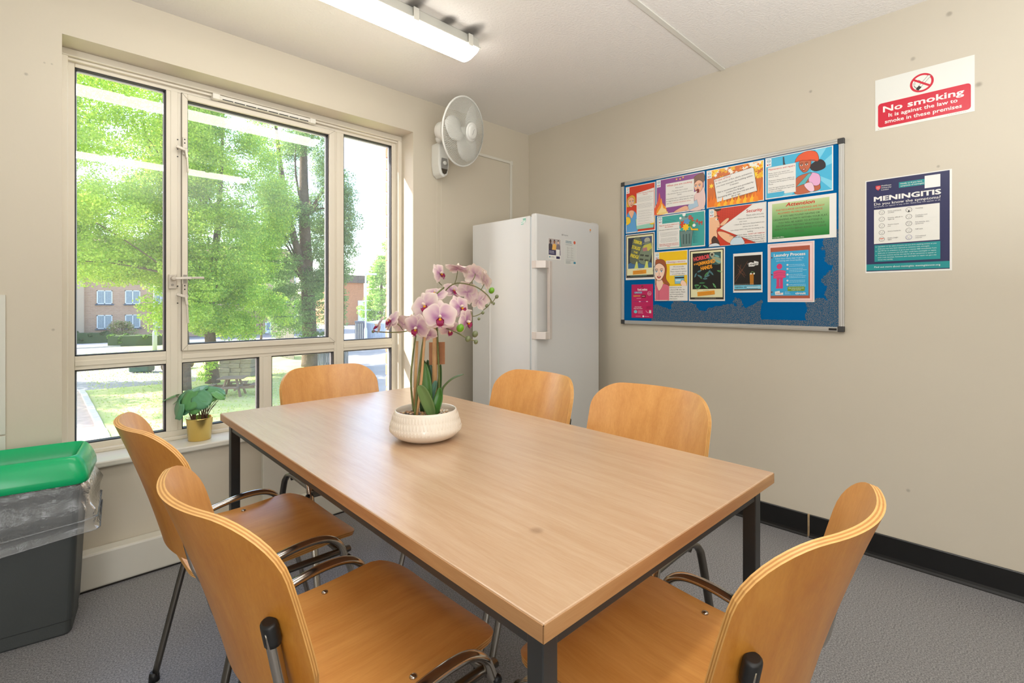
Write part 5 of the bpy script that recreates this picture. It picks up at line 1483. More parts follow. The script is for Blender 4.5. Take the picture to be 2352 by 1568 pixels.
# brown card hang tag
tgv = [op(986, 786, 0.06), op(1022, 785, 0.02), op(1022, 836, 0.02), op(986, 838, 0.06)]
tg = MB().add(tgv, [(0, 1, 2, 3)]).build('hang_tag', mat('brown_card', (176, 124, 88), 0.8, var=(80, 0.15)), orch, world=True)
sdm = tg.modifiers.new('solid', 'SOLIDIFY'); sdm.thickness = 0.0012
# flower stalks
ptube('flower_stalk', [op(1012, 690, 0.04), op(1026, 664, 0.03), op(1050, 650, 0.02), op(1090, 657, 0.0), op(1117, 675, -0.01), op(1128, 690, -0.01), op(1129, 697, -0.01)], 0.0018, m_olive)
ptube('flower_stalk', [op(1128, 690, -0.01), op(1122, 702, -0.012), op(1110, 712, -0.012)], 0.0013, m_olive, 6)
ptube('flower_stalk', [op(1129, 697, -0.01), op(1138, 684, -0.012)], 0.0012, m_olive, 6, 1)
ptube('flower_stalk', [op(1082, 714, -0.02), op(1086, 726, -0.02), op(1100, 722, -0.02), op(1106, 718, -0.02)], 0.0013, m_olive, 6)
ptube('flower_stalk', [op(1004, 745, 0.02), op(1020, 752, -0.02), op(1050, 764, -0.05), op(1072, 776, -0.055), op(1092, 783, -0.055)], 0.0017, m_olive)
ptube('flower_stalk', [op(979, 745, -0.03), op(960, 752, -0.035), op(930, 761, -0.04), op(896, 763, -0.04), op(856, 761, -0.04)], 0.0016, m_olive)
for (a, b, c) in (((1045, 650, 0.02), (1049, 636, 0.02), (1051, 622, 0.02)), ((1078, 653, 0.005), (1088, 640, 0.01), (1092, 628, 0.015)), ((1105, 665, 0), (1112, 652, 0.01), (1115, 640, 0.02)),
                  ((925, 758, -0.04), (918, 748, -0.04), (905, 738, -0.035)), ((970, 760, -0.035), (962, 742, -0.04), (958, 728, -0.05)), ((1015, 655, 0.03), (1008, 648, 0.03), (1005, 640, 0.03))):
    ptube('pedicel', [op(*a), op(*b), op(*c)], 0.0013, m_olive, 6, 3)
m_bud = mat('green_bud', (112, 120, 84), 0.45, var=(60, 0.2)); m_bud2 = mat('bright_green_bud', (104, 160, 30), 0.4, var=(50, 0.25))
for (x, y, rp_, d, mm) in ((1057, 753, 9.5, -0.06, m_bud2), (1091, 767, 7.5, -0.05, m_bud), (1075, 778, 7.0, -0.06, m_bud), (1093, 785, 5.2, -0.055, m_bud), (1129, 667, 7.2, -0.01, m_bud2), (1141, 681, 4.6, -0.012, m_bud), (1134, 697, 3.2, -0.01, m_bud), (1118, 702, 4.2, -0.012, m_bud), (1109, 718, 4.0, -0.015, m_bud), (1100, 732, 3.4, -0.02, m_bud), (857, 761, 3.6, -0.04, m_bud)):
    r_ = rp_ * (OD + d) / FPX
    MB().ball(op(x, y, d), (r_ * 0.92, r_ * 0.92, r_ * 1.05), 12, 9, 0, rot_to(Vector((0.3, -0.3, 0.9)))).build('bud', mm, orch, world=True)
# flowers: two broad petals, three sepals, lip and column
m_petal = attr_mat('orchid_petal', 0.5, 0.3, 0.25)
def petal_grid(M, c, L_, W_, cup, ruff, pale, seed, spoon=1.0, tip=0.0, veins=1.0):
    R = random.Random(seed); G_ = []; cols = []
    pk = np.array(lin((172, 108, 160))[:3]); cr = np.array(lin((230, 216, 206))[:3]); mid = np.array(lin((212, 166, 192))[:3])
    NU, NV = 11, 9
    for i in range(NU):
        t = i / (NU - 1); row = []
        w_ = W_ * (math.sin(math.pi * (0.10 + 0.80 * t) ** spoon) ** 0.75) * (1.0 if i else 0.6)
        for j in range(NV):
            s_ = (j / (NV - 1) - 0.5) * 2
            z = cup * L_ * (t * t) - 0.18 * W_ * s_ * s_ * t + ruff * L_ * math.sin(3.1 * s_ + seed) * t * abs(s_) - tip * L_ * max(0, t - 0.7) ** 2 * 5
            yy = L_ * t - 0.14 * L_ * s_ * s_ * t
            row.append(c + M @ Vector((w_ * s_, yy, z)))
            edge = max(t ** 1.6, abs(s_) ** 3)
            v = 0.5 + 0.5 * math.cos(s_ * 19 + 1.5 * math.sin(t * 5 + seed))
            k_ = (1 - edge) * (0.70 + 0.30 * v * veins) + 0.10 * v * veins * (1 - edge)
            k_ = max(0, min(1, k_ - pale))
            cc = cr * (1 - k_) + (mid * (1 - k_) + pk * k_) * k_
            cols.append((*cc, 1))
        G_.append(row)
    return G_, cols
def flower(px, py, dd, r_px, nrm, roll=0.0, seed=0, pale=0.0, lip=True, openk=1.0):
    """nrm: the way the flower looks, in camera terms (right, up, towards the camera)"""
    c = op(px, py, dd); r = r_px * (OD + dd) / FPX
    n = (RT * nrm[0] + Vector((0, 0, 1)) * nrm[1] - FW * nrm[2]).normalized()
    M0 = rot_to(n) @ Matrix.Rotation(roll, 3, 'Z')
    root = None
    for idx, (ang, L_, W_, z0, cup, sp) in enumerate(((0, 0.98, 0.42, -0.02, -0.10, 1.0), (2.2, 0.92, 0.36, -0.02, -0.12, 1.0), (-2.2, 0.92, 0.36, -0.02, -0.12, 1.0), (1.25, 1.0, 0.66, 0.04, 0.02, 0.85), (-1.25, 1.0, 0.66, 0.04, 0.02, 0.85))):
        M = M0 @ Matrix.Rotation(ang, 3, 'Z') @ Matrix.Rotation((1 - openk) * 1.1, 3, 'X')
        g, cols = petal_grid(M, c + n * z0 * r, L_ * r, W_ * r, cup, 0.05, pale, seed + idx)
        nm = 'sepal' if idx < 3 else 'petal'
        mb = MB().grid(g)
        if root is None:
            root = mb.build('flower', m_petal, orch, world=True); o = root
        else:
            o = mb.build(nm, m_petal, root, world=True)
        set_cols(o, cols)
    if lip:
        lp = MB(); cl = []
        mg = lin((150, 40, 84)); yl = lin((240, 176, 30)); wh = lin((236, 222, 206)); pp = lin((206, 130, 180))
        def addc(k): cl.extend([k] * (len(lp.v) - len(cl)))
        D = M0 @ Vector((0, -1, 0)); S = M0 @ Vector((1, 0, 0))
        for sg in (-1, 1):      # upright side lobes
            g = []
            for i in range(5):
                t = i / 4
                g.append([c + n * r * (0.08 + 0.26 * t) + D * r * (0.10 + 0.16 * math.sin(2.2 * t)) * 1.0 + S * sg * r * (0.05 + 0.17 * math.sin(1.6 * t)) + D * r * 0.11 * (j - 1) for j in range(3)])
            lp.grid(g); addc(mg)
        g = []                  # mid lobe, an anchor shape curling forward
        for i in range(7):
            t = i / 6; w_ = r * (0.07 + 0.13 * math.sin(math.pi * min(1, t * 1.1)) + (0.10 if i == 5 else 0))
            g.append([c + D * r * (0.08 + 0.44 * t) + n * r * (0.08 + 0.30 * math.sin(2.6 * t)) + S * w_ * (j - 2) / 2 for j in range(5)])
        lp.grid(g); addc(mg)
        for sg in (-1, 1): lp.tube([c + D * r * 0.5 + n * r * 0.2, c + D * r * 0.62 + n * r * 0.28 + S * sg * r * 0.12], [0.002, 0.0006], 5)
        addc(pp)
        lp.ball(c + n * r * 0.22 + D * r * 0.14, r * 0.085, 8, 6); addc(yl)
        lp.ball(c + n * r * 0.24 - D * r * 0.04, (r * 0.10, r * 0.10, r * 0.17), 10, 7, 0, rot_to(n)); addc(wh)
        lo = lp.build('lip', m_petal, root, world=True); set_cols(lo, cl)
    return root
flower(1011, 728, -0.10, 41, (0.12, 0.05, 1.0), 0.02, 1)
flower(978, 702, -0.03, 38, (-0.35, 0.25, 0.85), 0.5, 2, 0.15)
flower(1000, 676, 0.02, 30, (-0.1, 0.75, 0.6), -0.2, 3)
flower(1009, 628, 0.02, 26, (0.75, 0.15, 0.35), 0.5, 4, 0.05)
flower(1051, 616, 0.01, 30, (0.15, 0.80, -0.25), 0.3, 5, 0.1)
flower(1090, 630, 0.02, 30, (0.15, 0.45, -0.85), 0.1, 6, 0.25, False)
flower(1112, 644, 0.00, 27, (0.8, 0.25, -0.4), 0.4, 7, 0.35, False, 0.8)
flower(1040, 668, 0.05, 26, (0.5, 0.5, 0.5), -0.3, 8)
flower(1074, 672, 0.03, 30, (0.25, 0.25, -0.85), 0.8, 9, 0.15, False)
flower(1100, 690, 0.01, 30, (0.6, -0.3, -0.6), 0.2, 10, 0.25, False, 0.75)
flower(1056, 706, -0.02, 32, (0.65, 0.25, 0.55), 0.25, 11)
flower(1070, 738, -0.03, 32, (0.85, -0.15, 0.4), 0.6, 12)
flower(1032, 756, -0.02, 26, (0.3, -0.5, 0.6), 0.2, 16, 0.1)
flower(958, 752, -0.06, 34, (-0.25, -0.2, 0.8), -0.3, 13)
flower(985, 770, -0.01, 22, (0.1, -0.4, 0.8), 0.4, 17, 0.05, False)
flower(900, 736, -0.05, 29, (-0.55, 0.35, 0.45), 0.4, 14, 0.05)
flower(870, 748, -0.05, 26, (-0.85, 0.3, 0.30), 0.2, 15)
flower(925, 745, -0.03, 28, (0.25, 0.3, -0.85), -0.4, 18, 0.3, False)
flower(948, 730, -0.03, 24, (-0.35, 0.75, 0.3), 0.1, 19, 0.1)

# ------------------------------------------------------------------ small plant on the sill
SP = Vector((0.548, 2.672, OZ0))
sp_ = thing('sill_plant', 'leafy artificial plant in a small gold pot on the window sill', 'plant', SP)
m_gold = mat('brushed_gold', (232, 204, 124), 0.24, 1.0, var=(8, 0.1))
MB().lathe([(0.0, 0.0), (0.044, 0.0), (0.0465, 0.003), (0.0535, 0.098), (0.055, 0.100), (0.055, 0.104), (0.0525, 0.104), (0.050, 0.08), (0.0, 0.08)], 36, SP).build('gold_pot', m_gold, sp_, world=True)
MB().lathe([(0.050, 0.080), (0.03, 0.086), (0, 0.088)], 20, SP).build('soil', mat('dark_moss', (58, 42, 30), 0.95, bump=(80, 0.6)), sp_, world=True)
m_bst = mat('brown_stem', (104, 70, 50), 0.6)
m_pl = attr_mat('plant_leaf', 0.34, 0.5, 0.15)
R = random.Random(21)
def sp_at(px, py, dd): return at_d(px, py, 2.305 + dd)
leaves = [(390, 911, -0.02, 16, (-0.3, 0.9, 0.1)), (420, 925, -0.05, 25, (-0.2, 0.35, 0.8)), (406, 943, -0.06, 20, (-0.5, 0.2, 0.8)), (446, 903, -0.02, 24, (-0.2, 0.75, 0.6)), (436, 918, -0.06, 22, (-0.1, 0.5, 0.8)), (466, 893, 0.0, 22, (0.1, 0.9, 0.4)),
          (480, 902, -0.02, 22, (0.15, 0.85, 0.4)), (463, 918, -0.06, 19, (0.1, 0.4, 0.85)), (497, 899, 0.0, 20, (0.4, 0.85, 0.3)), (505, 906, -0.01, 14, (0.5, 0.8, 0.1)), (455, 890, 0.03, 18, (0, 0.9, 0.2)), (428, 902, 0.03, 18, (-0.3, 0.9, 0.2)), (476, 912, 0.03, 16, (0.2, 0.8, 0.3)), (410, 916, 0.02, 15, (-0.5, 0.8, 0.2)), (444, 934, -0.06, 16, (-0.2, 0.3, 0.9))]
for i, (x, y, dd, rp_, nn) in enumerate(leaves):
    c = sp_at(x, y, dd); r = rp_ * 2.3 / FPX
    n = (RT * nn[0] + Vector((0, 0, 1)) * nn[1] - FW * nn[2]).normalized()
    out = (c - (SP + Vector((0, 0, 0.2)))); out -= n * out.dot(n); out = out.normalized() if out.length > 1e-4 else n.orthogonal()
    sd = out.cross(n)
    G_, cols = [], []
    c0 = np.array(lin(R.choice([(112, 172, 100), (96, 156, 96), (126, 184, 114), (100, 160, 120)]))[:3])
    for a in range(9):
        t = a / 8
        w_ = r * 1.12 * math.sqrt(max(0.0, 1 - (2 * t - 0.92) ** 2 / 1.18)) if t > 0.02 else r * 0.55
        row = []
        for j in range(9):
            s_ = (j / 8 - 0.5) * 2
            notch = -0.30 * r * (1 - t) * abs(s_) if t < 0.3 else 0
            row.append(c + out * (r * (t - 0.45) * 1.9 + notch) + sd * w_ * s_ + n * (-0.16 * r * s_ * s_ - 0.25 * r * t * t + 0.06 * r * math.sin(5 * s_ + i) * t))
            v = 1.0 + 0.35 * (math.cos(s_ * 14) > 0.75) * 0.4; cols.append((*(c0 * v), 1))
        G_.append(row)
    o = MB().grid(G_).build('leaf', m_pl, sp_, world=True); set_cols(o, cols)
    sdm = o.modifiers.new('solid', 'SOLIDIFY'); sdm.thickness = 0.0008
    a0 = R.random() * 6.28; b0 = SP + Vector((0.03 * math.cos(a0), 0.03 * math.sin(a0), 0.085))
    e = c - out * r * 0.7 - n * 0.002
    MB().tube([b0, b0.lerp(e, 0.4) + Vector((0, 0, 0.03)) + (e - b0) * 0.06, e], [0.0019, 0.0016, 0.0012], 6, 0, True, 5).build('stem', m_bst, sp_, world=True)
for k in range(16):
    a0 = R.random() * 6.28; b0 = SP + Vector((0.022 * math.cos(a0), 0.022 * math.sin(a0), 0.085)); l_ = R.uniform(0.05, 0.11)
    e = b0 + Vector((0.06 * math.cos(a0) * R.random() * 1.4, 0.05 * math.sin(a0), l_))
    MB().tube([b0, b0.lerp(e, 0.5) + Vector((0, 0, 0.012)), e], [0.0019, 0.0016, 0.0012], 6, 0, True, 4).build('stem', m_bst, sp_, world=True)

# ------------------------------------------------------------------ outside
def gnd(px, py): return on_z(px, py, GZ)
m_tarmac = mat('pale_tarmac', (150, 148, 148), 0.9, var=(0.8, 0.15), bump=(40, 0.3))
m_lawn = mat('dry_lawn', (166, 184, 104), 0.95, var=(1.1, 0.3), col2=(196, 190, 132), bump=(60, 0.6))
m_kerb = mat('concrete_kerb', (206, 198, 188), 0.9, var=(3, 0.15))
m_path = mat('red_brown_path', (206, 184, 168), 0.95, var=(4, 0.25), bump=(60, 0.4))
struct(MB().box(-90, 130, YO, 190, GZ - 0.3, GZ - 0.03), 'trim_9', m_tarmac)
lw_ = MB().prism([(1.35, YO), (1.35, 25.6), (5.2, 25.2), (6.2, 33), (4.0, 48.5), (16.5, 48.5), (12.5, 30.5), (9.3, 20), (9.0, YO)], GZ - 0.03, GZ)
struct(lw_, 'trim_10', m_lawn)
struct(MB().box(-6, 1.2, YO, 25.6, GZ - 0.03, GZ - 0.012), 'trim_11', m_path)
kb0 = thing('kerb', 'pale concrete kerb stones along the left edge of the lawn', 'kerb', (1.27, 14, GZ))
k0 = None
for i in range(22):
    y = 5.5 + i * 0.915
    if k0 is None:
        k0 = MB().box(-0.09, 0.09, 0, 0.90, -0.05, 0.05).build('kerb_stone', m_kerb, kb0, bevel=0.015); k = k0
    else:
        k = k0.copy(); COL.objects.link(k)
    k.location = (random.uniform(-0.01, 0.01), y - 14, 0)
# verge and far road
struct(MB().box(-30, 4.0, 36.2, 37.2, GZ - 0.03, GZ + 0.01), 'trim_12', m_lawn)
struct(MB().box(-30, 12, 49.0, 53.0, GZ - 0.03, GZ + 0.06), 'trim_13', mat('bright_pavement', (190, 184, 176), 0.9))
# short grass blades near the window (uncountable)
NB = 9000
P = np.stack([RNG.uniform(1.5, 9.0, NB), RNG.uniform(13, 44, NB) , np.full(NB, GZ)], 1)
a_ = RNG.uniform(0, 6.283, NB); hgt = RNG.uniform(0.02, 0.05, NB)
dx = np.stack([np.cos(a_), np.sin(a_), np.zeros(NB)], 1) * 0.03
V = np.empty((NB, 3, 3)); V[:, 0] = P - dx; V[:, 1] = P + dx; V[:, 2] = P + np.stack([RNG.uniform(-.04, .04, NB), RNG.uniform(-.04, .04, NB), hgt], 1)
def np_mesh(name, V, m, parent, cols=None, k=3):
    n = V.shape[0]; me = bpy.data.meshes.new(name)
    me.vertices.add(n * k); me.vertices.foreach_set('co', V.reshape(-1).astype(np.float32))
    me.loops.add(n * k); me.loops.foreach_set('vertex_index', np.arange(n * k, dtype=np.int32))
    me.polygons.add(n); me.polygons.foreach_set('loop_start', np.arange(0, n * k, k, dtype=np.int32))
    me.polygons.foreach_set('loop_total', np.full(n, k, dtype=np.int32)) if hasattr(me.polygons[0], 'loop_total') and False else None
    me.materials.append(m); me.update(calc_edges=True); me.validate()
    o = bpy.data.objects.new(name, me); COL.objects.link(o)
    if parent is not None: o.parent = parent
    if cols is not None:
        c = np.ones((n, k, 4), dtype=np.float32); c[:, :, :3] = cols[:, None, :]
        at = me.color_attributes.new('Col', 'FLOAT_COLOR', 'POINT'); at.data.foreach_set('color', c.ravel())
    return o
g_ = np_mesh('grass', V, attr_mat('grass_blade', 0.7, 0.2, 0.4), None, np.array(lin((186, 200, 120))[:3])[None, :] * RNG.uniform(0.8, 1.25, (NB, 1)))
tag(g_, 'short dry grass growing on the lawn outside', 'grass', None, 'stuff')

m_leaf = attr_mat('tree_leaf', 0.5, 0.35, 0.6)
m_bark = mat('grey_brown_bark', (110, 92, 76), 0.95, var=(6, 0.4), bump=(18, 0.8, 0.05))
def foliage(parent, clumps, n, size, cols, name='foliage', up=0.5):
    """clumps: (centre, radius) list; n leaves in all; local to the parent"""
    o = ORG[parent.name]
    C = np.array([list(c) for c, r in clumps]) - np.array(o); Rr = np.array([r for c, r in clumps])
    w = Rr ** 2.0; idx = RNG.choice(len(clumps), n, p=w / w.sum())
    d = RNG.normal(size=(n, 3)); d /= np.linalg.norm(d, axis=1)[:, None]
    rad = Rr[idx] * (RNG.uniform(0, 1, n) ** 0.45)
    Pp = C[idx] + d * rad[:, None] * np.array([1, 1, 0.75])
    Pp[:, 2] -= 0.15 * Rr[idx] * (d[:, 2] < 0)
    nr = d * 0.5 + RNG.normal(size=(n, 3)) * 0.55; nr[:, 2] += up; nr /= np.linalg.norm(nr, axis=1)[:, None]
    t = RNG.normal(size=(n, 3)); t -= nr * (t * nr).sum(1)[:, None]; t /= np.linalg.norm(t, axis=1)[:, None]
    b = np.cross(nr, t)
    s = size * RNG.uniform(0.6, 1.3, n)[:, None]
    V = np.empty((n, 4, 3)); V[:, 0] = Pp - t * s; V[:, 1] = Pp + b * s * 0.62 - t * s * 0.1; V[:, 2] = Pp + t * s + nr * s * 0.2; V[:, 3] = Pp - b * s * 0.62 - t * s * 0.1
    pal = np.array([lin(c)[:3] for c in cols]); ci = pal[RNG.randint(0, len(pal), n)] * RNG.uniform(0.8, 1.25, (n, 1))
    f = np_mesh(name, V, m_leaf, parent, ci, 4); f['kind'] = 'stuff'
    return f
def shell_clumps(c, rad, k, r0, r1, seed, zmin=None, fill=0.35):
    R = random.Random(seed); out = []
    c = Vector(c)
    for i in range(k):
        d = Vector((R.gauss(0, 1), R.gauss(0, 1), R.gauss(0, 1))).normalized()
        q = R.uniform(fill, 1.0) ** 0.5
        p = c + Vector((d.x * rad[0] * q, d.y * rad[1] * q, d.z * rad[2] * q))
        if zmin is not None and p.z < zmin: p.z = zmin + R.random() * 0.6
        out.append((p, R.uniform(r0, r1)))
    return out
def tree(label, base, trunk, clumps, n, size, cols, nb=10, seed=0, branch_r=0.06, cat='tree', group='trees outside the window', name='tree', bark=None):
    t = thing(name, label, cat, base, 0, group)
    tr = MB().tube([p for p, r in trunk], [r for p, r in trunk], 12, 0, True, 5)
    tr.build('trunk', bark or m_bark, t, world=True)
    R = random.Random(seed); pts = [p for p, r in trunk]
    cs = sorted(clumps, key=lambda c: -c[1])[:nb]
    for c, r in cs:
        a = min((Vector(p) for p in pts[1:]), key=lambda p: (p - Vector(c)).length + (0 if p.z < c[2] else 3))
        mid = a.lerp(Vector(c), 0.5) + Vector((R.uniform(-.3, .3), R.uniform(-.3, .3), 0.3))
        MB().tube([a, mid, c], [branch_r * 1.2, branch_r * 0.8, branch_r * 0.3], 7, 0, True, 4).build('branch', bark or m_bark, t, world=True)
    foliage(t, clumps, n, size, cols)
    return t
LIME = [(206, 226, 96), (188, 216, 88), (216, 232, 112), (168, 204, 92), (198, 222, 100)]
MIDG = [(150, 190, 94), (162, 198, 98), (136, 178, 90), (172, 204, 106)]
DARKG = [(124, 156, 92), (138, 170, 98), (110, 144, 86), (150, 178, 110)]
# two limes beside the picnic table
b1 = Vector((4.25, 23.0, GZ))
tree('lime tree with bright green leaves filling the left window panes, thin grey trunk', b1,
     [(b1, 0.20), (b1 + Vector((-0.02, 0.1, 2)), 0.15), (b1 + Vector((-0.2, 0.4, 4.5)), 0.13), (b1 + Vector((-0.5, 0.8, 8)), 0.08), (b1 + Vector((-0.7, 1, 11)), 0.03)],
     shell_clumps((2.3, 24.6, 6.4), (3.9, 3.2, 6.2), 130, 0.55, 1.15, 1, 2.3) + shell_clumps((3.9, 22.8, 1.4), (1.1, 1.2, 1.3), 18, 0.35, 0.65, 2, 0.1) + shell_clumps((2.3, 25.3, 4.2), (2.6, 1.6, 2.0), 52, 0.5, 0.9, 22, 2.2), 230000, 0.045, LIME, 9, 1, 0.025)
b2 = Vector((5.45, 24.2, GZ))
tree('lime tree with a dark forked trunk behind the middle window pane', b2,
     [(b2, 0.30), (b2 + Vector((-0.05, 0, 1.2)), 0.22), (b2 + Vector((-0.1, 0.1, 3.5)), 0.20), (b2 + Vector((0.3, 0.4, 7)), 0.13), (b2 + Vector((0.6, 0.8, 12)), 0.04)],
     shell_clumps((5.9, 25.4, 5.6), (2.9, 3.0, 6.2), 110, 0.55, 1.1, 3, -0.7) + shell_clumps((6.3, 23.6, 0.9), (2.1, 1.2, 1.5), 26, 0.4, 0.75, 4, -0.9) + [(b2 + Vector((-0.2, -0.5, 0.9)), 0.35), (b2 + Vector((-0.4, -0.4, 0.4)), 0.3)], 210000, 0.045, LIME[1:] + MIDG[:2], 14, 3, 0.04)
b3 = Vector((10.7, 26.8, GZ))
tree('tall ivy-clad tree with a thick brown trunk in the right of the middle pane', b3,
     [(b3, 0.50), (b3 + Vector((-0.05, 0, 1.5)), 0.38), (b3 + Vector((-0.15, 0, 4)), 0.34), (b3 + Vector((-0.3, 0.1, 8)), 0.28), (b3 + Vector((-0.3, 0.2, 12)), 0.18), (b3 + Vector((-0.2, 0.2, 17)), 0.06)],
     shell_clumps((10.9, 27.2, 6.5), (2.1, 2.0, 8.6), 84, 0.45, 0.95, 5, -0.4) + shell_clumps((12.3, 27.0, 4.0), (0.9, 1.0, 5.5), 26, 0.4, 0.75, 6) + shell_clumps((8.9, 26.9, 3.2), (1.0, 0.8, 4.2), 22, 0.4, 0.7, 16) + shell_clumps((10.4, 26.0, 0.6), (2.0, 0.6, 2.4), 18, 0.3, 0.55, 17, -1.6), 132000, 0.046, DARKG, 18, 5, 0.07)
st = bpy.data.objects[[o.name for o in bpy.data.objects if o.name.startswith('tree') and o.type == 'EMPTY'][-1]]
MB().tube([b3 + Vector((-0.2, -0.1, 4.2)), b3 + Vector((-0.9, -0.3, 6.5)), b3 + Vector((-1.5, -0.4, 9.0)), b3 + Vector((-2.0, -0.4, 13))], [0.24, 0.18, 0.15, 0.06], 10, 0, True, 5).build('branch', m_bark, st, world=True)
b4 = at_d(876, 760, 51.0); b4.z = GZ
tree('far bushy tree right of the ivy-clad tree, beyond the white container', b4, [(b4, 0.3), (b4 + Vector((0, 0, 3)), 0.2), (b4 + Vector((0, 0, 7)), 0.06)],
     shell_clumps(b4 + Vector((0.4, 0, 4.6)), (2.3, 2.0, 4.8), 44, 0.55, 1.0, 8), 26000, 0.10, MIDG, 5, 8, 0.05)
b5 = at_d(598, 770, 33.0); b5.z = GZ
tree('slim young tree between the limes and the white doors', b5, [(b5, 0.09), (b5 + Vector((0.1, 0, 2.4)), 0.07), (b5 + Vector((0.2, 0, 5.5)), 0.03)],
     shell_clumps(b5 + Vector((0.2, 0, 4.6)), (1.5, 1.2, 2.2), 26, 0.35, 0.7, 9) + shell_clumps(b5 + Vector((2.4, 0.5, 4.0)), (1.8, 1.0, 2.8), 22, 0.4, 0.7, 10), 22000, 0.08, MIDG, 6, 9, 0.03)
b6 = Vector((-7.0, 31.0, GZ))
tree('lime tree standing left of the others, mostly out of sight', b6, [(b6, 0.3), (b6 + Vector((0, 0, 4)), 0.2), (b6 + Vector((0.3, 0, 10)), 0.06)],
     shell_clumps((-5.6, 31.0, 7.4), (5.4, 3.6, 6.0), 60, 0.7, 1.3, 12, 0.5), 26000, 0.13, LIME, 8, 12, 0.06)

# facing brick building
def brickmat(name, c1, c2, mortar, scale, rot=False):
    m = bpy.data.materials.new(name); m.use_nodes = True
    nt = m.node_tree; b = nt.nodes['Principled BSDF']
    tc = nt.nodes.new('ShaderNodeTexCoord'); mp = nt.nodes.new('ShaderNodeMapping')
    mp.inputs['Rotation'].default_value = (math.pi / 2, 0, 0)
    br = nt.nodes.new('ShaderNodeTexBrick'); br.inputs['Scale'].default_value = scale
    br.inputs['Color1'].default_value = lin(c1); br.inputs['Color2'].default_value = lin(c2); br.inputs['Mortar'].default_value = lin(mortar)
    br.inputs['Mortar Size'].default_value = 0.012; br.inputs['Brick Width'].default_value = 0.225; br.inputs['Row Height'].default_value = 0.075
    nt.links.new(tc.outputs['Object'], mp.inputs['Vector']); nt.links.new(mp.outputs['Vector'], br.inputs['Vector'])
    nt.links.new(br.outputs['Color'], b.inputs['Base Color']); b.inputs['Roughness'].default_value = 0.95
    return m
m_bld = brickmat('pinkish_brickwork', (186, 142, 118), (170, 126, 104), (190, 172, 154), 1.0)
m_white = mat('white_window_frame', (226, 228, 230), 0.5)
m_wglass = mat('dark_window_glass', (120, 140, 156), 0.12, spec=0.8)
m_curt = mat('pale_curtain', (168, 180, 190), 0.9, var=(9, 0.2))
BY_ = 58.0
bl = thing('brick_building', 'three-storey brick building with white-framed windows facing across the road', 'building', (6, BY_, GZ))
MB().box(-14, 21.5, BY_, BY_ + 10, GZ, 5.2).build('facade_wall', m_bld, bl, world=True)
MB().prism([(-0.6, 5.0), (10.6, 5.0), (5, 7.6)], -15, 22.2, 0, Matrix(((0, 0, 1), (1, 0, 0), (0, 1, 0)))).build('roof', mat('brown_roof_tiles', (136, 104, 88), 0.9, var=(3, 0.2)), bl)
rf = bpy.data.objects['roof']; rf.location = (-6, 0, -GZ)
MB().box(2.2, 3.0, BY_ - 0.35, BY_, GZ, 5.1).build('end_pier', mat('pale_brick_pier', (188, 166, 146), 0.95), bl, world=True)
def far_window(px0, px1, py0, py1, parent, Y, curtain=True, sill=True):
    a = on_y(px0, py1, Y); c = on_y(px1, py0, Y)
    f = MB(); x0, x1, z0, z1 = a.x, c.x, a.z, c.z; w_ = 0.07
    f.box(x0, x1, Y - 0.06, Y + 0.04, z0, z0 + w_); f.box(x0, x1, Y - 0.06, Y + 0.04, z1 - w_, z1)
    for x in (x0, x1 - w_, (x0 + x1) / 2 - w_ / 2): f.box(x, x + w_, Y - 0.06, Y + 0.04, z0, z1)
    o = f.build('window_frame', m_white, parent, world=True)
    MB().box(x0, x1, Y - 0.02, Y + 0.01, z0, z1).build('pane', m_wglass, o, world=True)
    if curtain:
        cu_ = MB()
        for k in range(9):
            xx = x0 + w_ + (x1 - x0 - 2 * w_) * k / 9
            cu_.box(xx, xx + (x1 - x0) * 0.075, Y - 0.035, Y - 0.025, z0 + w_, z1 - w_)
        cu = cu_.build('curtain', m_curt, o, world=True); cu['kind'] = 'stuff'
    if sill: MB().box(x0 - 0.1, x1 + 0.1, Y - 0.14, Y, z0 - 0.12, z0).build('sill', mat('dark_sill', (90, 96, 110), 0.8), o, world=True)
for (a, b, c, d) in ((222, 258, 723, 755), (287, 322, 722, 753), (222, 258, 667, 698), (287, 322, 667, 698), (222, 258, 610, 640), (287, 322, 610, 640), (352, 386, 722, 752), (352, 386, 667, 698), (450, 484, 721, 751), (450, 484, 666, 697), (520, 552, 721, 751), (520, 552, 666, 697), (585, 615, 664, 694), (585, 615, 612, 640), (640, 668, 664, 694)):
    far_window(a, b, c, d, bl, BY_)
# white doors and downpipes at the right hand end
for (a, b) in ((609, 622), (634, 652)):
    p0 = on_y(a, 781, BY_); p1 = on_y(b, 738, BY_)
    d_ = MB().box(p0.x, p1.x, BY_ - 0.08, BY_, GZ, p1.z); do = d_.build('door', m_white, bl, world=True)
    MB().box(p0.x + 0.12, p1.x - 0.12, BY_ - 0.1, BY_ - 0.07, p0.z + 1.1, p1.z - 0.15).build('pane', m_wglass, do, world=True)
for px in (597, 583, 677):
    p0 = on_y(px, 700, BY_); MB().box(p0.x - 0.06, p0.x + 0.06, BY_ - 0.12, BY_, GZ, 5.0).build('downpipe', m_black if px != 677 else m_white, bl, world=True)
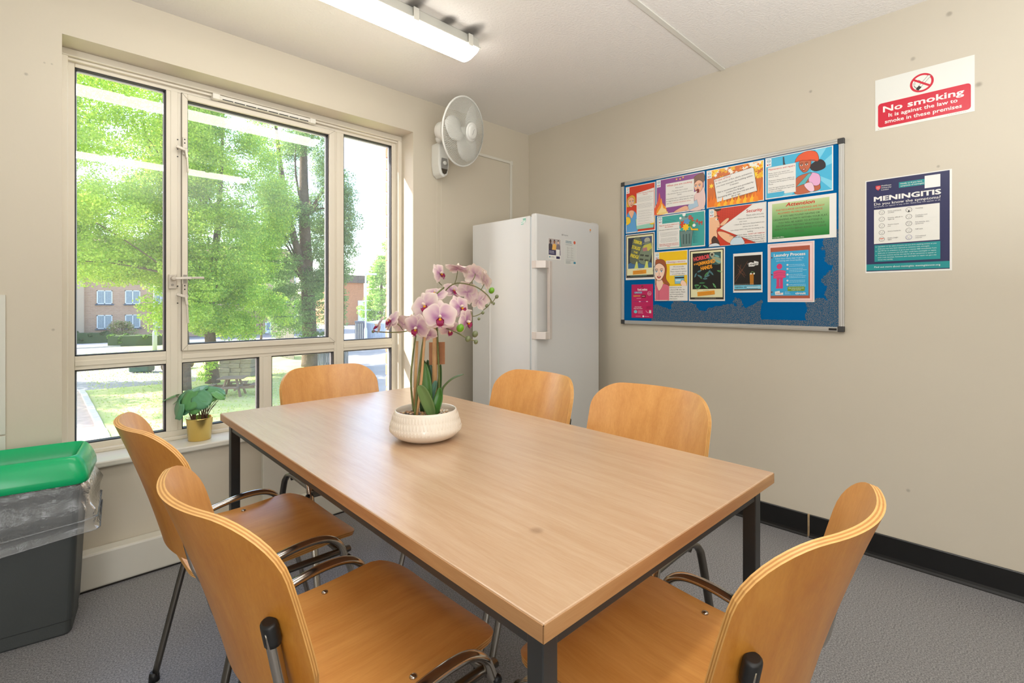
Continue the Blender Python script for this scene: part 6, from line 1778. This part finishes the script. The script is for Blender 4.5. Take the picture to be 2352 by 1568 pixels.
# second building beyond the containers
b2y = on_y(830, 700, 70.0)
bb = thing('brick_building', 'far brown building with a white gable, glimpsed beyond the ivy-clad tree', 'building', (b2y.x, 70, GZ))
MB().box(b2y.x - 4, b2y.x + 0.4, 70, 80, GZ, on_y(830, 650, 70).z).build('facade_wall', mat('orange_brick', (196, 136, 96), 0.95, var=(4, 0.2)), bb, world=True)
MB().box(b2y.x - 4.5, b2y.x + 0.9, 69.6, 80.4, on_y(830, 650, 70).z, on_y(830, 633, 70).z).build('roof', mat('dark_roof', (110, 96, 84), 0.9), bb, world=True)
MB().box(b2y.x - 0.6, b2y.x + 1.6, 69.8, 79, GZ, on_y(830, 690, 70).z).build('white_gable', m_white, bb, world=True)
# shipping containers
def container(label, px0, px1, py0, py1, d, mface, ribs, mrib, deep=5.0):
    a = at_d(px0, py1, d); b_ = at_d(px1, py0, d)
    L_ = (Vector((b_.x, b_.y, 0)) - Vector((a.x, a.y, 0)));  ln = L_.length; ang = math.atan2(L_.y, L_.x)
    h_ = b_.z - GZ
    t = thing('shipping_container', label, 'container', (a.x, a.y, GZ), ang, 'shipping containers in the yard')
    MB().box(0, ln, 0.03, deep, 0, h_).build('container_body', mface, t)
    m_ = MB()
    for k in range(ribs): m_.box(ln * (k + 0.25) / ribs, ln * (k + 0.75) / ribs, -0.03, 0.04, 0.12, h_ - 0.12)
    r_ = m_.build('corrugation', mrib, t); r_['kind'] = 'stuff'
    MB().box(0, ln, -0.05, 0.05, h_ - 0.12, h_).build('top_rail', mface, t); MB().box(0, ln, -0.05, 0.05, 0, 0.12).build('bottom_rail', mface, t)
    return t, ln, h_
m_cnavy = mat('navy_container_paint', (92, 98, 120), 0.5); m_cwhite = mat('pale_blue_container_paint', (196, 210, 226), 0.5); m_cshad = mat('blue_container_rib', (158, 176, 204), 0.5)
ct, ln, h_ = container('dark navy shipping container end with locking bars', 815, 836, 737, 782, 40, m_cnavy, 2, m_cnavy, 0.8)
for k in (0.15, 0.4, 0.62, 0.85): MB().box(ln * k - 0.02, ln * k + 0.02, -0.09, -0.05, 0.2, h_ - 0.2).build('locking_bar', mat('steel_bar', (190, 190, 190), 0.4, 0.5), ct)
container('pale blue and white corrugated shipping container side', 835, 912, 740, 784, 41, m_cwhite, 18, m_cshad)
# picket screen by the ivy-clad tree
def slat_fence(label, pts, h_, m, step, name='fence'):
    a, b_ = pts
    t = thing(name, label, 'fence', (a.x, a.y, GZ), math.atan2(b_.y - a.y, b_.x - a.x), 'dark slatted fences')
    ln = (Vector((b_.x, b_.y)) - Vector((a.x, a.y))).length
    n = int(ln / step); s0 = None
    for k in range(n):
        if s0 is None:
            s0 = MB().box(0, step * 0.78, -0.012, 0.012, 0.05, h_).build('slat', m, t, bevel=0.003); s = s0
        else:
            s = s0.copy(); COL.objects.link(s)
        s.location = (k * step, random.uniform(-0.005, 0.005), random.uniform(-0.02, 0.02))
    for z in (0.35, h_ - 0.3): MB().box(0, ln, 0.012, 0.06, z, z + 0.09).build('rail', m, t)
    return t
m_fence = mat('weathered_grey_timber', (120, 116, 108), 0.9, var=(5, 0.3))
slat_fence('weathered slatted fence left of the ivy-clad trunk', (at_d(634, 800, 31.5), at_d(676, 800, 29.5)), 1.9, m_fence, 0.15)
slat_fence('dark grey slatted fence right of the ivy-clad trunk, beside the yard', (at_d(730, 800, 25.0), at_d(806, 800, 23.5)), 1.55, mat('dark_grey_timber', (96, 100, 108), 0.85), 0.19)
# hedges, shrub, lamp posts
m_hedge = attr_mat('hedge_leaf', 0.6, 0.3, 0.3)
def hedge(label, a, b_, d_, h_, n, cols):
    a = Vector((a.x, a.y, GZ)); b_ = Vector((b_.x, b_.y, GZ)); t = thing('hedge', label, 'hedge', a, 0, 'clipped hedges by the far road')
    dv = (b_ - a); ln = dv.length; u = dv.normalized(); w_ = Vector((-u.y, u.x, 0))
    m_ = MB(); m_.v = []; 
    q = [a - w_ * d_ * 0.45, a + w_ * d_ * 0.45, b_ + w_ * d_ * 0.45, b_ - w_ * d_ * 0.45]
    m_.add([p for p in q] + [p + Vector((0, 0, h_ * 0.93)) for p in q], [(0, 1, 2, 3), (7, 6, 5, 4), (0, 4, 5, 1), (1, 5, 6, 2), (2, 6, 7, 3), (3, 7, 4, 0)])
    m_.build('hedge_core', mat('dark_hedge_core', (56, 76, 40), 0.95), t, world=True)
    cl = [(a + dv * random.random() + w_ * random.uniform(-d_, d_) * 0.4 + Vector((0, 0, random.uniform(0.15, 0.95) * h_)), 0.22) for k in range(int(ln * 9))]
    foliage(t, cl, n, 0.075, cols, 'hedge_leaves')
    return t
gy = 48
hedge('clipped hedge with a sunlit top below the far windows', gnd(256, 794), gnd(372, 791), 1.6, 0.85, 9000, [(120, 156, 66), (96, 134, 58)])
hedge('dark hedge at the left beyond the road', gnd(150, 788), gnd(252, 786), 1.2, 0.9, 5000, [(78, 108, 56), (64, 92, 50)])
sb_ = gnd(280, 782.5)
tree('pale flowering shrub in front of the brick building', sb_, [(sb_, 0.08), (sb_ + Vector((0, 0, 0.8)), 0.05), (sb_ + Vector((0, 0, 1.6)), 0.02)],
     shell_clumps(sb_ + Vector((0, 0, 1.0)), (0.9, 0.7, 0.8), 14, 0.3, 0.5, 31), 3500, 0.07, [(206, 190, 160), (176, 170, 120), (150, 170, 100)], 4, 31, 0.02, 'shrub', None, 'shrub')
def post(label, px, py, d, top, r, m):
    g = at_d(px, py, d); t = thing('lamp_post', label, 'lamp post', (g.x, g.y, GZ), 0, 'lamp posts outside')
    MB().lathe([(r * 2.0, 0), (r * 2.0, 1.3), (r * 1.6, 1.42), (r, 1.5), (r, top - 0.3), (r * 0.7, top)], 12, (0, 0, 0)).build('post', m, t)
    MB().box(-0.1, 0.9, -0.12, 0.12, top - 0.02, top + 0.12).build('lamp_head', m, t, bevel=0.04)
m_post = mat('grey_painted_post', (170, 176, 176), 0.5)
post('grey lamp post beside the far road, left window panes', 355.5, 806, 34.7, 6.6, 0.07, m_post)
post('tall pale lamp post in front of the far bushy tree', 840, 780, 38, 5.6, 0.06, mat('white_post', (214, 216, 216), 0.5))
# green cabinet, log and stone block on the grass
gc = gnd(328, 853)
t = thing('utility_cabinet', 'low dark green cabinet at the edge of the driveway', 'cabinet', gc, math.radians(-35))
MB().box(-0.5, 0.42, -0.3, 0.3, 0, 0.75).build('cabinet_body', mat('dark_green_paint', (44, 84, 70), 0.5), t, bevel=0.08)
MB().box(-0.54, 0.46, -0.34, 0.34, 0.72, 0.80).build('cabinet_lid', mat('grey_green_lid', (96, 120, 112), 0.5), t, bevel=0.03)
lg_ = gnd(366, 852) + Vector((0.35, -0.1, 0))
t = thing('cut_log', 'grey cut log lying beside the green cabinet', 'log', lg_, math.radians(20))
MB().tube([(-0.2, 0, 0.24), (1.2, 0.1, 0.24)], [0.24, 0.22], 14).build('log_bark', m_bark, t)
MB().lathe([(0.20, 0), (0.20, 0.012), (0, 0.014)], 16, (-0.2, 0, 0.24), 0, rot_to((-1, 0, 0))).build('cut_face', mat('pale_end_grain', (190, 160, 124), 0.9), t)
sbk = gnd(549, 862)
t = thing('stone_block_stack', 'stack of pale stone blocks on the lawn behind the picnic table', 'stone stack', sbk, math.radians(-40), None)
bk0 = None
for r_ in range(4):
    for c_ in range(3):
        if bk0 is None:
            bk0 = MB().box(0, 0.48, -0.45, 0.45, 0, 0.20).build('stone', mat('grey_stone', (150, 142, 126), 0.95, var=(8, 0.35), bump=(20, 0.6)), t, bevel=0.02); s = bk0
        else:
            s = bk0.copy(); COL.objects.link(s)
        s.location = (-0.74 + c_ * 0.49 + (0.05 if r_ % 2 else 0), random.uniform(-0.03, 0.03), r_ * 0.205)
# picnic table
pt_ = gnd(535, 908)
m_pic = wood('weathered_picnic_timber', (140, 120, 98), (104, 88, 72), (0.6, 9, 9), 1.0, 0.85)
t = thing('picnic_table', 'weathered wooden picnic table with attached benches in the tree shade', 'picnic table', pt_, math.radians(-30))
t.scale = (0.78, 0.78, 0.9)
p0 = None
for k in range(6):
    if p0 is None:
        p0 = MB().box(-0.56, 0.56, -0.075, 0.075, 0.72, 0.765).build('table_plank', m_pic, t, bevel=0.006); s = p0
    else: s = p0.copy(); COL.objects.link(s)
    s.location = (0, -0.40 + k * 0.16, 0)
for k in range(4):
    a = k * math.pi / 2
    for j in range(2):
        o = MB().box(-0.42, 0.42, -0.065, 0.065, 0.42, 0.46).build('bench_plank', m_pic, t, bevel=0.006)
        o.rotation_euler = (0, 0, a); o.location = (math.cos(a + math.pi / 2) * (0.86 + j * 0.14), math.sin(a + math.pi / 2) * (0.86 + j * 0.14), 0)
for k in range(4):
    a = math.pi / 4 + k * math.pi / 2
    MB().bar((0.62 * math.cos(a), 0.62 * math.sin(a), 0), (0.30 * math.cos(a), 0.30 * math.sin(a), 0.72), 0.10, 0.06).build('leg', m_pic, t)
for y in (-0.34, 0.34):
    MB().box(-1.02, 1.02, y - 0.03, y + 0.03, 0.32, 0.42).build('bearer', m_pic, t); MB().box(y - 0.03, y + 0.03, -1.02, 1.02, 0.33, 0.43).build('bearer', m_pic, t)
